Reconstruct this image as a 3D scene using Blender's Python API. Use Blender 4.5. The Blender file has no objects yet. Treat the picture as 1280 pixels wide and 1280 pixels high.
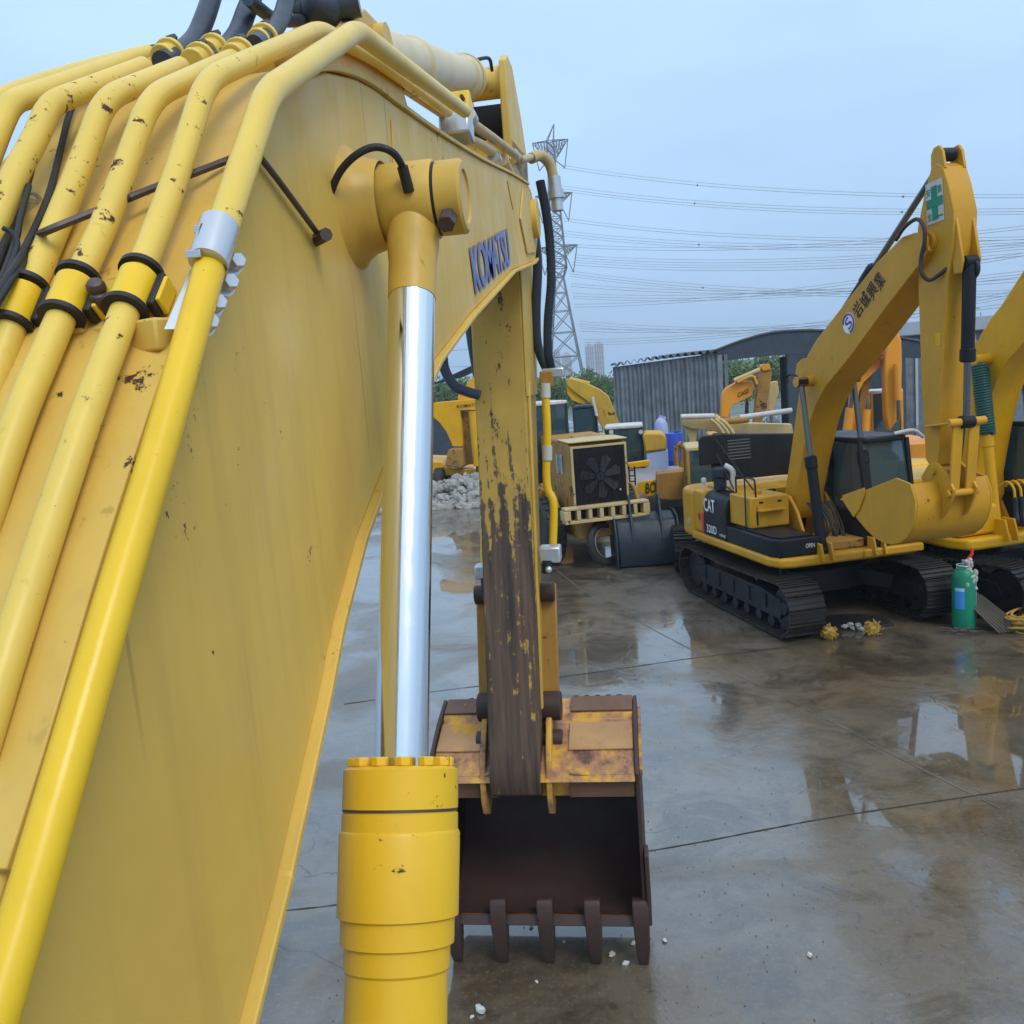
import bpy, math, random
from mathutils import Vector as V, Matrix
R = random.Random(7)
rad = math.radians
SC = bpy.context.scene
COL = SC.collection

# ------------------------------------------------------------------ camera
FPX = 1100.0
CAM = V((0, 0, 4.3))
_y, _p, _r = rad(8.5), rad(8.3), rad(4.5)
fw = V((-math.sin(_y)*math.cos(_p), math.cos(_y)*math.cos(_p), -math.sin(_p)))
rt0 = V((math.cos(_y), math.sin(_y), 0)); up0 = rt0.cross(fw)
rt = rt0*math.cos(_r) - up0*math.sin(_r)
up = up0*math.cos(_r) + rt0*math.sin(_r)
cd = bpy.data.cameras.new("camera"); cam = bpy.data.objects.new("camera", cd); COL.objects.link(cam)
cam.matrix_world = Matrix(((rt.x, up.x, -fw.x, CAM.x), (rt.y, up.y, -fw.y, CAM.y), (rt.z, up.z, -fw.z, CAM.z), (0, 0, 0, 1)))
cd.sensor_width = 36; cd.lens = 36*FPX/1280; cd.clip_start = 0.05; cd.clip_end = 5000
SC.camera = cam
# ------------------------------------------------------------------ light
SUN_EL, SUN_AZ = rad(50), rad(140)      # azimuth clockwise from +Y
w = bpy.data.worlds.new("World"); SC.world = w; w.use_nodes = True
nt = w.node_tree; nt.nodes.clear()
out = nt.nodes.new('ShaderNodeOutputWorld'); bg = nt.nodes.new('ShaderNodeBackground')
sky = nt.nodes.new('ShaderNodeTexSky'); sky.sky_type = 'NISHITA'; sky.sun_disc = False
sky.sun_elevation = SUN_EL; sky.sun_rotation = SUN_AZ; sky.air_density = 1.2; sky.dust_density = 3.0; sky.ozone_density = 2.0
tc = nt.nodes.new('ShaderNodeTexCoord'); sp = nt.nodes.new('ShaderNodeSeparateXYZ')
nt.links.new(tc.outputs['Generated'], sp.inputs[0])
rmp = nt.nodes.new('ShaderNodeValToRGB')          # overcast cloud deck, bluish at the horizon and pale overhead
els = rmp.color_ramp.elements
els[0].position = 0.0; els[0].color = (2.7, 4.2, 6.3, 1)
els[1].position = 0.45; els[1].color = (5.0, 7.1, 9.6, 1)
e = els.new(0.12); e.color = (3.3, 5.0, 7.3, 1)
e = els.new(1.0); e.color = (7.5, 8.8, 10.5, 1)
nt.links.new(sp.outputs['Z'], rmp.inputs[0])
nz = nt.nodes.new('ShaderNodeTexNoise'); nz.inputs['Scale'].default_value = 1.6; nz.inputs['Detail'].default_value = 6
mp = nt.nodes.new('ShaderNodeMapping'); mp.inputs['Scale'].default_value = (1, 1, 3.5)
nt.links.new(tc.outputs['Generated'], mp.inputs[0]); nt.links.new(mp.outputs[0], nz.inputs['Vector'])
mr = nt.nodes.new('ShaderNodeMapRange'); mr.inputs[1].default_value = 0.3; mr.inputs[2].default_value = 0.7; mr.inputs[3].default_value = 0.86; mr.inputs[4].default_value = 1.12
nt.links.new(nz.outputs[0], mr.inputs[0])
vm = nt.nodes.new('ShaderNodeVectorMath'); vm.operation = 'SCALE'
nt.links.new(rmp.outputs[0], vm.inputs[0]); nt.links.new(mr.outputs[0], vm.inputs['Scale'])
mx = nt.nodes.new('ShaderNodeMix'); mx.data_type = 'RGBA'; mx.inputs[0].default_value = 0.88
nt.links.new(sky.outputs[0], mx.inputs[6]); nt.links.new(vm.outputs[0], mx.inputs[7])
nt.links.new(mx.outputs[2], bg.inputs[0]); bg.inputs[1].default_value = 0.14
nt.links.new(bg.outputs[0], out.inputs[0])
sd = bpy.data.lights.new("sun", 'SUN'); sd.energy = 1.6; sd.angle = rad(25); sd.color = (1, .97, .92)
so = bpy.data.objects.new("sun", sd); COL.objects.link(so)
sdir = V((math.sin(SUN_AZ)*math.cos(SUN_EL), math.cos(SUN_AZ)*math.cos(SUN_EL), math.sin(SUN_EL)))
so.rotation_euler = sdir.to_track_quat('Z', 'Y').to_euler()
SC.view_settings.view_transform = 'Standard'; SC.view_settings.look = 'None'
SC.view_settings.exposure = 0.0; SC.view_settings.gamma = 1

# ------------------------------------------------------------------ photo measurements -> world points
def ray(px, py): return rt*((px-640)/FPX) + up*((640-py)/FPX) + fw
def onx(px, py, x): d = ray(px, py); return CAM + d*((x-CAM.x)/d.x)
def ony(px, py, y): d = ray(px, py); return CAM + d*((y-CAM.y)/d.y)
def onz(px, py, z): d = ray(px, py); return CAM + d*((z-CAM.z)/d.z)
def dep(px, py, D): return CAM + ray(px, py)*D

# ------------------------------------------------------------------ materials
def newmat(name):
    m = bpy.data.materials.new(name); m.use_nodes = True
    return m, m.node_tree, m.node_tree.nodes['Principled BSDF']
def noise(nt, vec, scale, detail=4, rough=.55, dist=0):
    n = nt.nodes.new('ShaderNodeTexNoise'); n.inputs['Scale'].default_value = scale; n.inputs['Detail'].default_value = detail
    n.inputs['Roughness'].default_value = rough; n.inputs['Distortion'].default_value = dist
    nt.links.new(vec, n.inputs['Vector']); return n.outputs[0]
def mapping(nt, vec, sc, loc=(0, 0, 0), rot=(0, 0, 0)):
    m = nt.nodes.new('ShaderNodeMapping'); m.inputs['Scale'].default_value = sc; m.inputs['Location'].default_value = loc
    m.inputs['Rotation'].default_value = rot
    nt.links.new(vec, m.inputs[0]); return m.outputs[0]
def rng(nt, v, a, b, c=0., d=1.):
    m = nt.nodes.new('ShaderNodeMapRange'); nt.links.new(v, m.inputs[0])
    for i, x in enumerate((a, b, c, d)): m.inputs[i+1].default_value = x
    return m.outputs[0]
def mixc(nt, f, a, b):
    m = nt.nodes.new('ShaderNodeMix'); m.data_type = 'RGBA'
    if isinstance(f, (int, float)): m.inputs[0].default_value = f
    else: nt.links.new(f, m.inputs[0])
    for i, c in ((6, a), (7, b)):
        if isinstance(c, tuple): m.inputs[i].default_value = (*c[:3], 1)
        else: nt.links.new(c, m.inputs[i])
    return m.outputs[2]
def math_(nt, op, a, b=None):
    m = nt.nodes.new('ShaderNodeMath'); m.operation = op
    for i, c in enumerate((a, b)):
        if c is None: continue
        if isinstance(c, (int, float)): m.inputs[i].default_value = c
        else: nt.links.new(c, m.inputs[i])
    return m.outputs[0]
def bump(nt, b, h, st, dist=.01):
    n = nt.nodes.new('ShaderNodeBump'); n.inputs['Strength'].default_value = st; n.inputs['Distance'].default_value = dist
    nt.links.new(h, n.inputs['Height']); nt.links.new(n.outputs[0], b.inputs['Normal'])
MATS = {}
def paint(name, base, rough=.4, chip=0., chipcol=(.07, .03, .02), grime=.35, grimecol=None, streak=.5, cs=14., metallic=0., bmp=.15, coat=0., spec=.35, drips=0.):
    m, nt, b = newmat(name); MATS[name] = m
    t = nt.nodes.new('ShaderNodeTexCoord').outputs['Object']
    g = grimecol or tuple(c*.45 for c in base)
    n1 = noise(nt, t, 1.3, 6, .6)
    n2 = noise(nt, mapping(nt, t, (14, 14, .9)), 1.0, 5, .6)
    f = math_(nt, 'MULTIPLY', rng(nt, n1, .35, .75), grime)
    c = mixc(nt, f, base, g)
    f2 = math_(nt, 'MULTIPLY', rng(nt, n2, .5, .78), streak*grime)
    c = mixc(nt, f2, c, g)
    rr = rng(nt, noise(nt, t, 5, 4), .3, .7, rough*.8, min(1, rough*1.3))
    b.inputs['Specular IOR Level'].default_value = spec
    if drips > 0:       # thin dirty water runs, rubbed scratches and greyish weathering
        d1 = noise(nt, mapping(nt, t, (30, 34, .55)), 1.0, 3, .5, .3); d2 = noise(nt, t, .8, 3)
        fd = math_(nt, 'MULTIPLY', rng(nt, d1, .66, .71), rng(nt, d2, .42, .6))
        c = mixc(nt, math_(nt, 'MULTIPLY', fd, drips), c, tuple(q*.42 for q in base))
        d3 = noise(nt, mapping(nt, t, (3, 26, 3.5), rot=(.7, 0, 0)), 1.0, 6, .7)
        c = mixc(nt, rng(nt, d3, .70, .73, 0, .45*drips), c, tuple(min(1, q*1.25+.05) for q in base))
        d4 = noise(nt, mapping(nt, t, (4, 5, 22), rot=(-.5, 0, 0)), 1.0, 7, .75)
        c = mixc(nt, rng(nt, d4, .715, .725, 0, .8*drips), c, (.09, .05, .025))
    if chip > 0:
        n3 = noise(nt, t, cs, 8, .72); n4 = noise(nt, t, 1.1, 2)
        th = math_(nt, 'ADD', n3, math_(nt, 'MULTIPLY', n4, .6))
        lo = 1.075 - chip*.28
        f3 = rng(nt, th, lo, lo+.03)
        c = mixc(nt, f3, c, chipcol)
        rr2 = nt.nodes.new('ShaderNodeMix'); nt.links.new(f3, rr2.inputs[0]); nt.links.new(rr, rr2.inputs[2]); rr2.inputs[3].default_value = .85
        rr = rr2.outputs[0]
    nt.links.new(c, b.inputs['Base Color']); nt.links.new(rr, b.inputs['Roughness'])
    b.inputs['Metallic'].default_value = metallic
    b.inputs['Coat Weight'].default_value = coat; b.inputs['Coat Roughness'].default_value = .15
    if bmp: bump(nt, b, noise(nt, t, 30, 5), bmp, .004)
    return m

YEL = paint('faded yellow boom paint', (.69, .45, .09), .45, .25, grime=.5, grimecol=(.42, .275, .06), streak=.8, cs=17, drips=.8)
YELR = paint('greasy rusty yellow paint', (.68, .43, .07), .4, .50, chipcol=(.09, .035, .02), grime=.7, grimecol=(.30, .17, .04), cs=20, drips=.8)
PIPE = paint('yellow pipe paint', (.77, .54, .095), .36, .30, grime=.5, grimecol=(.50, .35, .08), cs=30, drips=.4)
PIPEB = paint('fresh yellow pipe paint', (.82, .52, .02), .3, .1, grime=.3, cs=26)
CYLY = paint('cylinder yellow paint', (.78, .47, .02), .36, .22, grime=.4, grimecol=(.55, .33, .03), cs=30, drips=.35)
CREAM = paint('cream cylinder paint', (.66, .55, .33), .4, .1, grime=.35)
CATY = paint('amber machine paint', (.60, .30, .012), .38, .2, grime=.5, cs=9, grimecol=(.34, .17, .02), drips=.4)
YEL2 = paint('deep yellow machine paint', (.75, .39, .004), .36, .15, grime=.4, cs=10, drips=.3)
OLDY = paint('old yellow machine paint', (.60, .36, .025), .5, .55, grime=.6, cs=8, grimecol=(.25, .16, .06))
OCHRE = paint('rusty ochre machine paint', (.40, .21, .035), .55, .6, grime=.7, cs=7, grimecol=(.16, .09, .04))
BEIGE = paint('beige machine paint', (.55, .42, .20), .5, .45, grime=.5, cs=6)
ORG = paint('orange machine paint', (.78, .31, .025), .4, .15, grime=.4, cs=8)
BLK = paint('black machine paint', (.011, .012, .015), .4, 0, grime=.5, grimecol=(.03, .028, .026), spec=.2)
NAVY = paint('dark blue grey paint', (.016, .028, .042), .42, .15, grime=.6, grimecol=(.045, .045, .04), spec=.25)
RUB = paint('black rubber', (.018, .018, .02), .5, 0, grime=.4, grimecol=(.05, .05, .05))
HOSE = paint('blue black hose', (.035, .05, .075), .38, 0, grime=.5, grimecol=(.08, .09, .1), bmp=.5)
TRK = paint('muddy track steel', (.018, .017, .018), .42, 0, grime=.8, grimecol=(.05, .044, .035), bmp=.4, spec=.25)
STEEL = paint('zinc plated steel', (.55, .58, .62), .32, 0, grime=.5, grimecol=(.3, .3, .3), metallic=.6)
BOLT = paint('dark bolt steel', (.10, .075, .07), .45, .3, grime=.5, metallic=.4)
WHITE = paint('white paint', (.58, .58, .55), .55, .15, grime=.7, grimecol=(.3, .28, .24))
RUST = paint('rusty dark steel', (.06, .034, .028), .5, .2, chipcol=(.16, .07, .03), grime=.6, grimecol=(.03, .02, .02), cs=6)
GREENB = paint('green gas bottle paint', (.01, .24, .13), .35, .1, grime=.3)
BLUEP = paint('blue plastic', (.03, .08, .45), .45, 0, grime=.3)
LILAC = paint('pale blue plastic', (.35, .42, .62), .5, 0, grime=.3)
DRUM = paint('grey roller drum steel', (.30, .29, .32), .35, .1, grime=.5, grimecol=(.18, .14, .12), metallic=.2)
WOOD = paint('weathered timber', (.13, .11, .085), .8, 0, grime=.6)
ROPE = paint('yellow rope', (.6, .36, .06), .8, 0, grime=.5)
SPRG = paint('green spring sleeve', (.02, .10, .08), .4, 0, grime=.4)
GREENS = paint('green sign paint', (.01, .22, .12), .5, 0, grime=.1)
BLUEL = paint('blue letter paint', (.13, .17, .42), .45, .12, chipcol=(.6, .42, .13), grime=.3, grimecol=(.3, .3, .4), cs=30)
LETB = paint('black letter paint', (.02, .02, .025), .5, 0, grime=.1)
LETW = paint('white letter paint', (.8, .8, .8), .5, 0, grime=.1)
REDP = paint('red paint', (.6, .04, .03), .5, 0, grime=.2)
PURP = paint('purple emblem paint', (.12, .06, .3), .5, 0, grime=.1)
TYRE = paint('black tyre rubber', (.02, .02, .022), .7, 0, grime=.6, grimecol=(.07, .06, .05))
CONCG = paint('grey corrugated sheet', (.20, .23, .26), .6, .3, chipcol=(.12, .09, .07), grime=1.0, grimecol=(.085, .095, .11), streak=1.3, cs=3)
ROOFG = paint('grey roofing', (.11, .12, .13), .7, .1, grime=.5)
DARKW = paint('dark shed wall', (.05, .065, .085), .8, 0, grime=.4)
BLDG = paint('pale far building', (.45, .48, .52), .8, 0, grime=.1, bmp=0)
BLDW = paint('far building windows', (.16, .2, .26), .5, 0, grime=.1, bmp=0)
GALV = paint('galvanised lattice steel', (.20, .22, .24), .6, 0, grime=.2, bmp=0)
WIRE = paint('power line aluminium', (.30, .33, .38), .6, 0, grime=.1, bmp=0)
ROCKW = paint('white rubble', (.36, .35, .32), .8, .2, grime=.5)
def chrome():
    m, nt, b = newmat('chrome rod'); t = nt.nodes.new('ShaderNodeTexCoord').outputs['Object']
    b.inputs['Metallic'].default_value = 1; b.inputs['Base Color'].default_value = (.78, .8, .82, 1)
    n = noise(nt, mapping(nt, t, (40, 40, 1.2)), 1, 4)
    nt.links.new(rng(nt, n, .3, .7, .06, .2), b.inputs['Roughness'])
    bump(nt, b, noise(nt, t, 60, 3), .03, .002)
    return m
CHR = chrome()
RODG = paint('dull grey rod', (.16, .165, .17), .3, 0, grime=.4, grimecol=(.08, .075, .07), metallic=.9, bmp=0)
def glass():
    m, nt, b = newmat('cab glass'); b.inputs['Base Color'].default_value = (.05, .10, .11, 1)
    b.inputs['Roughness'].default_value = .05; b.inputs['Specular IOR Level'].default_value = .9
    b.inputs['Transmission Weight'].default_value = .35
    return m
GLS = glass()
# worn arm: yellow above, rubbed to brown steel towards the bucket end (wear that belongs to the arm)
def worn():
    m, nt, b = newmat('worn arm paint'); t = nt.nodes.new('ShaderNodeTexCoord').outputs['Object']
    s = nt.nodes.new('ShaderNodeSeparateXYZ'); nt.links.new(t, s.inputs[0])
    z = s.outputs['Z']
    st = noise(nt, mapping(nt, t, (19, 6, .34)), 1, 5, .6)
    ch = noise(nt, mapping(nt, t, (1, 1, .6)), 16, 7, .7)
    zz = rng(nt, z, 1.5, 5.2, .33, -.25)
    yy = rng(nt, s.outputs['Y'], 6.1, 6.45, .10, -.5)       # the side plates away from the rubbed face keep their paint
    a = math_(nt, 'ADD', math_(nt, 'MULTIPLY', st, 1.5), math_(nt, 'MULTIPLY', ch, 1.0))
    a = math_(nt, 'ADD', a, math_(nt, 'ADD', zz, yy))
    f = rng(nt, a, 1.28, 1.36)
    col = mixc(nt, rng(nt, noise(nt, t, 2.5, 5), .4, .7), (.52, .33, .055), (.40, .25, .05))
    dk = mixc(nt, rng(nt, noise(nt, mapping(nt, t, (22, 6, .8)), 1, 6, .65), .35, .7), (.035, .026, .022), (.15, .09, .055))
    sc = noise(nt, mapping(nt, t, (1.2, 1, .5), rot=(0, .5, 0)), 9, 8, .75)
    f2 = rng(nt, sc, .61, .63)
    col = mixc(nt, f2, col, (.06, .02, .015))
    nt.links.new(mixc(nt, f, col, dk), b.inputs['Base Color'])
    nt.links.new(rng(nt, f, 0, 1, .4, .55), b.inputs['Roughness'])
    bump(nt, b, a, .25, .006)
    return m
WORN = worn()
def bucketm():
    m, nt, b = newmat('bucket worn yellow'); t = nt.nodes.new('ShaderNodeTexCoord').outputs['Object']
    n = noise(nt, t, 4.5, 8, .7); n2 = noise(nt, mapping(nt, t, (9, 9, 1)), 1, 5)
    a = math_(nt, 'ADD', n, math_(nt, 'MULTIPLY', n2, .4))
    c = mixc(nt, rng(nt, a, .60, .72), (.58, .31, .022), (.36, .17, .07))
    c = mixc(nt, rng(nt, a, .74, .86), c, (.09, .045, .035))
    nt.links.new(c, b.inputs['Base Color']); b.inputs['Roughness'].default_value = .38
    bump(nt, b, n, .3, .006); return m
BKT = bucketm()
def ground():
    m, nt, b = newmat('wet concrete'); t = nt.nodes.new('ShaderNodeTexCoord').outputs['Object']
    big = noise(nt, t, .17, 6, .6, .5); mid = noise(nt, t, 1.0, 8, .68, .8); fine = noise(nt, t, 22, 8, .75); sm = noise(nt, t, 5.5, 8, .72, .4)
    c = mixc(nt, rng(nt, big, .40, .60), (.105, .074, .040), (.14, .122, .092))
    c = mixc(nt, math_(nt, 'MULTIPLY', rng(nt, mid, .46, .62), .8), c, (.040, .030, .018))
    c = mixc(nt, math_(nt, 'MULTIPLY', rng(nt, sm, .52, .66), .5), c, (.028, .024, .018))
    c = mixc(nt, math_(nt, 'MULTIPLY', rng(nt, fine, .54, .66), .5), c, (.20, .18, .15))
    gr = noise(nt, t, 2.3, 7, .72)
    c = mixc(nt, rng(nt, gr, .66, .72, 0, .6), c, (.035, .045, .018))
    sc = noise(nt, mapping(nt, t, (1, 4.5, 1), rot=(0, 0, .5)), 1.6, 9, .78)
    c = mixc(nt, rng(nt, sc, .63, .70, 0, .55), c, (.26, .245, .22))
    vo = nt.nodes.new('ShaderNodeTexVoronoi'); vo.feature = 'DISTANCE_TO_EDGE'; vo.inputs['Scale'].default_value = .21
    va = nt.nodes.new('ShaderNodeVectorMath'); va.operation = 'ADD'
    nz = nt.nodes.new('ShaderNodeTexNoise'); nz.inputs['Scale'].default_value = 1.3; nz.inputs['Detail'].default_value = 7; nt.links.new(t, nz.inputs['Vector'])
    vs = nt.nodes.new('ShaderNodeVectorMath'); vs.operation = 'SCALE'; vs.inputs['Scale'].default_value = 1.1
    nt.links.new(nz.outputs['Color'], vs.inputs[0]); nt.links.new(t, va.inputs[0]); nt.links.new(vs.outputs[0], va.inputs[1]); nt.links.new(va.outputs[0], vo.inputs['Vector'])
    crack = math_(nt, 'MULTIPLY', rng(nt, vo.outputs['Distance'], .0035, .0012), rng(nt, noise(nt, t, .5, 2), .48, .6))
    c = mixc(nt, math_(nt, 'MULTIPLY', crack, .7), c, (.012, .01, .008))
    nt.links.new(c, b.inputs['Base Color'])
    pud = rng(nt, math_(nt, 'ADD', noise(nt, t, .33, 5, .6, .7), math_(nt, 'ADD', math_(nt, 'MULTIPLY', mid, .38), math_(nt, 'MULTIPLY', sm, .10))), .645, .755)
    nt.links.new(rng(nt, pud, 0, 1, .55, .3), b.inputs['Roughness']); b.inputs['Specular IOR Level'].default_value = .4
    nt.links.new(rng(nt, pud, 0, 1, .6, 1), b.inputs['Coat Weight']); b.inputs['Coat IOR'].default_value = 1.85
    wet = math_(nt, 'MULTIPLY', rng(nt, pud, 0, .6, .17, .012), rng(nt, sm, .35, .65, .7, 1.5))
    nt.links.new(wet, b.inputs['Coat Roughness'])
    hh = math_(nt, 'ADD', math_(nt, 'MULTIPLY', sm, 1.0), math_(nt, 'MULTIPLY', fine, .35))
    h = math_(nt, 'MULTIPLY', hh, rng(nt, pud, 0, 1, 1, .04))
    h = math_(nt, 'SUBTRACT', h, math_(nt, 'MULTIPLY', crack, .5))
    bn = nt.nodes.new('ShaderNodeBump'); bn.inputs['Strength'].default_value = .6; bn.inputs['Distance'].default_value = .012
    nt.links.new(h, bn.inputs['Height']); nt.links.new(bn.outputs[0], b.inputs['Normal'])
    bn2 = nt.nodes.new('ShaderNodeBump'); bn2.inputs['Strength'].default_value = .28; bn2.inputs['Distance'].default_value = .01
    nt.links.new(h, bn2.inputs['Height']); nt.links.new(bn2.outputs[0], b.inputs['Coat Normal'])
    return m
GRD = ground()
def leafm(name, c1, c2):
    m, nt, b = newmat(name); t = nt.nodes.new('ShaderNodeTexCoord').outputs['Object']
    nt.links.new(mixc(nt, rng(nt, noise(nt, t, .8, 5), .35, .65), c1, c2), b.inputs['Base Color']); b.inputs['Roughness'].default_value = .7
    return m
LEAF = leafm('leaves', (.035, .075, .02), (.09, .16, .04))
GRASS = leafm('hill grass', (.05, .09, .03), (.08, .12, .05))
BARK = paint('bark', (.09, .07, .05), .9, 0)

# ------------------------------------------------------------------ mesh builder
def basis(d):
    d = d.normalized(); a = V((0, 0, 1)) if abs(d.z) < .9 else V((1, 0, 0))
    u = d.cross(a).normalized(); return u, d.cross(u).normalized()
class MB:
    def __init__(s): s.v = []; s.f = []
    def box(s, c, size, rz=0., M=None):
        c = V(c); h = V(size)/2; o = len(s.v); Rm = M or Matrix.Rotation(rz, 3, 'Z')
        for x in (-1, 1):
            for y in (-1, 1):
                for z in (-1, 1): s.v.append(c + Rm @ V((x*h.x, y*h.y, z*h.z)))
        for f in ((0, 1, 3, 2), (4, 6, 7, 5), (0, 4, 5, 1), (2, 3, 7, 6), (0, 2, 6, 4), (1, 5, 7, 3)): s.f.append([o+i for i in f])
        return s
    def beam(s, a, b, w_, h_, upv=(0, 0, 1)):
        a, b = V(a), V(b); d = (b-a); L = d.length; d.normalize(); u = d.cross(V(upv))
        if u.length < 1e-4: u = d.cross(V((1, 0, 0)))
        u.normalize(); n = u.cross(d); M = Matrix((u, d, n)).transposed()
        return s.box((a+b)/2, (w_, L, h_), M=M)
    def prism(s, pts, fn, a, b):
        """pts: 2D outline, fn(p, t) -> 3D, from t=a to t=b"""
        o = len(s.v); n = len(pts)
        for t in (a, b):
            for p in pts: s.v.append(V(fn(p, t)))
        s.f.append([o+i for i in range(n)][::-1]); s.f.append([o+n+i for i in range(n)])
        for i in range(n): j = (i+1) % n; s.f.append([o+i, o+j, o+n+j, o+n+i])
        return s
    def px(s, pts, x0, x1): return s.prism(pts, lambda p, t: (t, p[0], p[1]), x0, x1)
    def pz(s, pts, z0, z1): return s.prism(pts, lambda p, t: (p[0], p[1], t), z0, z1)
    def tube(s, path, r, n=12, caps=True):
        P = [V(p) for p in path]; m = len(P); o = len(s.v)
        rs = r if isinstance(r, (list, tuple)) else [r]*m
        T = [(P[min(i+1, m-1)]-P[max(i-1, 0)]).normalized() for i in range(m)]
        u, _ = basis(T[0])
        for i in range(m):
            u = (u - T[i]*u.dot(T[i])).normalized(); v = T[i].cross(u)
            for k in range(n):
                a = 2*math.pi*k/n; s.v.append(P[i] + (u*math.cos(a)+v*math.sin(a))*rs[i])
        for i in range(m-1):
            for k in range(n):
                k2 = (k+1) % n; s.f.append([o+i*n+k, o+i*n+k2, o+(i+1)*n+k2, o+(i+1)*n+k])
        if caps:
            s.f.append([o+k for k in range(n)][::-1]); s.f.append([o+(m-1)*n+k for k in range(n)])
        return s
    def cyl(s, a, b, r, n=20, r2=None): return s.tube([a, b], [r, r if r2 is None else r2], n)
    def lathe(s, a, d, prof, n=28):
        """prof: (t along d, radius)"""
        a, d = V(a), V(d).normalized(); u, v = basis(d); o = len(s.v); m = len(prof)
        for t, r in prof:
            for k in range(n):
                an = 2*math.pi*k/n; s.v.append(a + d*t + (u*math.cos(an)+v*math.sin(an))*r)
        for i in range(m-1):
            for k in range(n):
                k2 = (k+1) % n; s.f.append([o+i*n+k, o+i*n+k2, o+(i+1)*n+k2, o+(i+1)*n+k])
        s.f.append([o+k for k in range(n)][::-1]); s.f.append([o+(m-1)*n+k for k in range(n)])
        return s
    def hexb(s, a, d, r, h): return s.cyl(V(a), V(a)+V(d).normalized()*h, r, 6)
    def ball(s, c, r, n=10, m=7, sq=(1, 1, 1), jit=0):
        o = len(s.v); c = V(c)
        for i in range(m+1):
            th = math.pi*i/m
            for k in range(n):
                a = 2*math.pi*k/n; q = r*(1+R.uniform(-jit, jit))
                s.v.append(c+V((math.sin(th)*math.cos(a)*q*sq[0], math.sin(th)*math.sin(a)*q*sq[1], math.cos(th)*q*sq[2])))
        for i in range(m):
            for k in range(n):
                k2 = (k+1) % n; s.f.append([o+i*n+k, o+(i+1)*n+k, o+(i+1)*n+k2, o+i*n+k2])
        return s
    def quad(s, a, b, c, d): o = len(s.v); s.v += [V(a), V(b), V(c), V(d)]; s.f.append([o, o+1, o+2, o+3]); return s
    def build(s, name, mat, parent=None, off=None, bevel=0., smooth=35, seg=2):
        me = bpy.data.meshes.new(name); o_ = off if off is not None else V((0, 0, 0))
        me.from_pydata([tuple(p-o_) for p in s.v], [], s.f); me.validate(); me.update()
        if bevel >= 0:
            import bmesh
            bm = bmesh.new(); bm.from_mesh(me); bmesh.ops.recalc_face_normals(bm, faces=bm.faces); bm.to_mesh(me); bm.free()
        me.materials.append(mat)
        ob = bpy.data.objects.new(name, me); COL.objects.link(ob)
        if smooth:
            me.polygons.foreach_set('use_smooth', [True]*len(me.polygons)); me.set_sharp_from_angle(angle=rad(smooth))
        if bevel > 0:
            md = ob.modifiers.new('bevel', 'BEVEL'); md.width = bevel; md.segments = seg; md.limit_method = 'ANGLE'; md.angle_limit = rad(32)
            md.harden_normals = False
        if parent: ob.parent = parent
        return ob
def spline(pts, k=6):
    P = [V(p) for p in pts]; P = [P[0]*2-P[1]] + P + [P[-1]*2-P[-2]]; o = []
    for i in range(1, len(P)-2):
        for j in range(k):
            t = j/k; a, b, c, d = P[i-1:i+3]
            o.append(.5*((2*b)+(c-a)*t+(2*a-5*b+4*c-d)*t*t+(3*b-a-3*c+d)*t**3))
    o.append(P[-2]); return o
def bent(pts, r=.06, k=5):
    """polyline with rounded corners"""
    P = [V(p) for p in pts]; o = [P[0]]
    for i in range(1, len(P)-1):
        a, b, c = P[i-1:i+2]; q = min(r, (b-a).length*.45, (c-b).length*.45)
        s_, e_ = b+(a-b).normalized()*q, b+(c-b).normalized()*q
        for j in range(k+1): t = j/k; o.append(s_*(1-t)**2+b*2*t*(1-t)+e_*t*t)
    o.append(P[-1]); return o
def tag(o, label=None, cat=None, group=None, kind=None):
    if label: o['label'] = label
    if cat: o['category'] = cat
    if group: o['group'] = group
    if kind: o['kind'] = kind
    return o
def thing(name, loc, label, cat, group=None, rz=0.):
    o = bpy.data.objects.new(name, None); COL.objects.link(o); o.location = loc; o.rotation_euler = (0, 0, rz)
    o.empty_display_size = .2
    return tag(o, label, cat, group)
def text(name, body, mat, parent, O, U, W, off=None, ext=.002, bold=False, sp=1.0):
    """text spanning vector U (width) and W (cap height) from corner O"""
    cu = bpy.data.curves.new(name, 'FONT'); cu.body = body; cu.extrude = 0; cu.resolution_u = 4
    if bold: cu.offset = .012
    cu.space_character = sp
    ob = bpy.data.objects.new(name, cu); COL.objects.link(ob)
    dg = bpy.context.evaluated_depsgraph_get(); dg.update()
    me = bpy.data.meshes.new_from_object(ob.evaluated_get(dg)); bpy.data.objects.remove(ob); bpy.data.curves.remove(cu)
    xs = [v.co.x for v in me.vertices]; ys = [v.co.y for v in me.vertices]
    x0, x1, y0, y1 = min(xs), max(xs), min(ys), max(ys)
    O, U, W = V(O), V(U), V(W); N = U.cross(W).normalized()
    o_ = off if off is not None else V((0, 0, 0))
    for v in me.vertices: v.co = O + U*((v.co.x-x0)/(x1-x0)) + W*((v.co.y-y0)/(y1-y0)) + N*ext - o_
    me.materials.clear(); me.materials.append(mat); me.name = name
    o = bpy.data.objects.new(name, me); COL.objects.link(o)
    if parent: o.parent = parent
    return o

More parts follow.
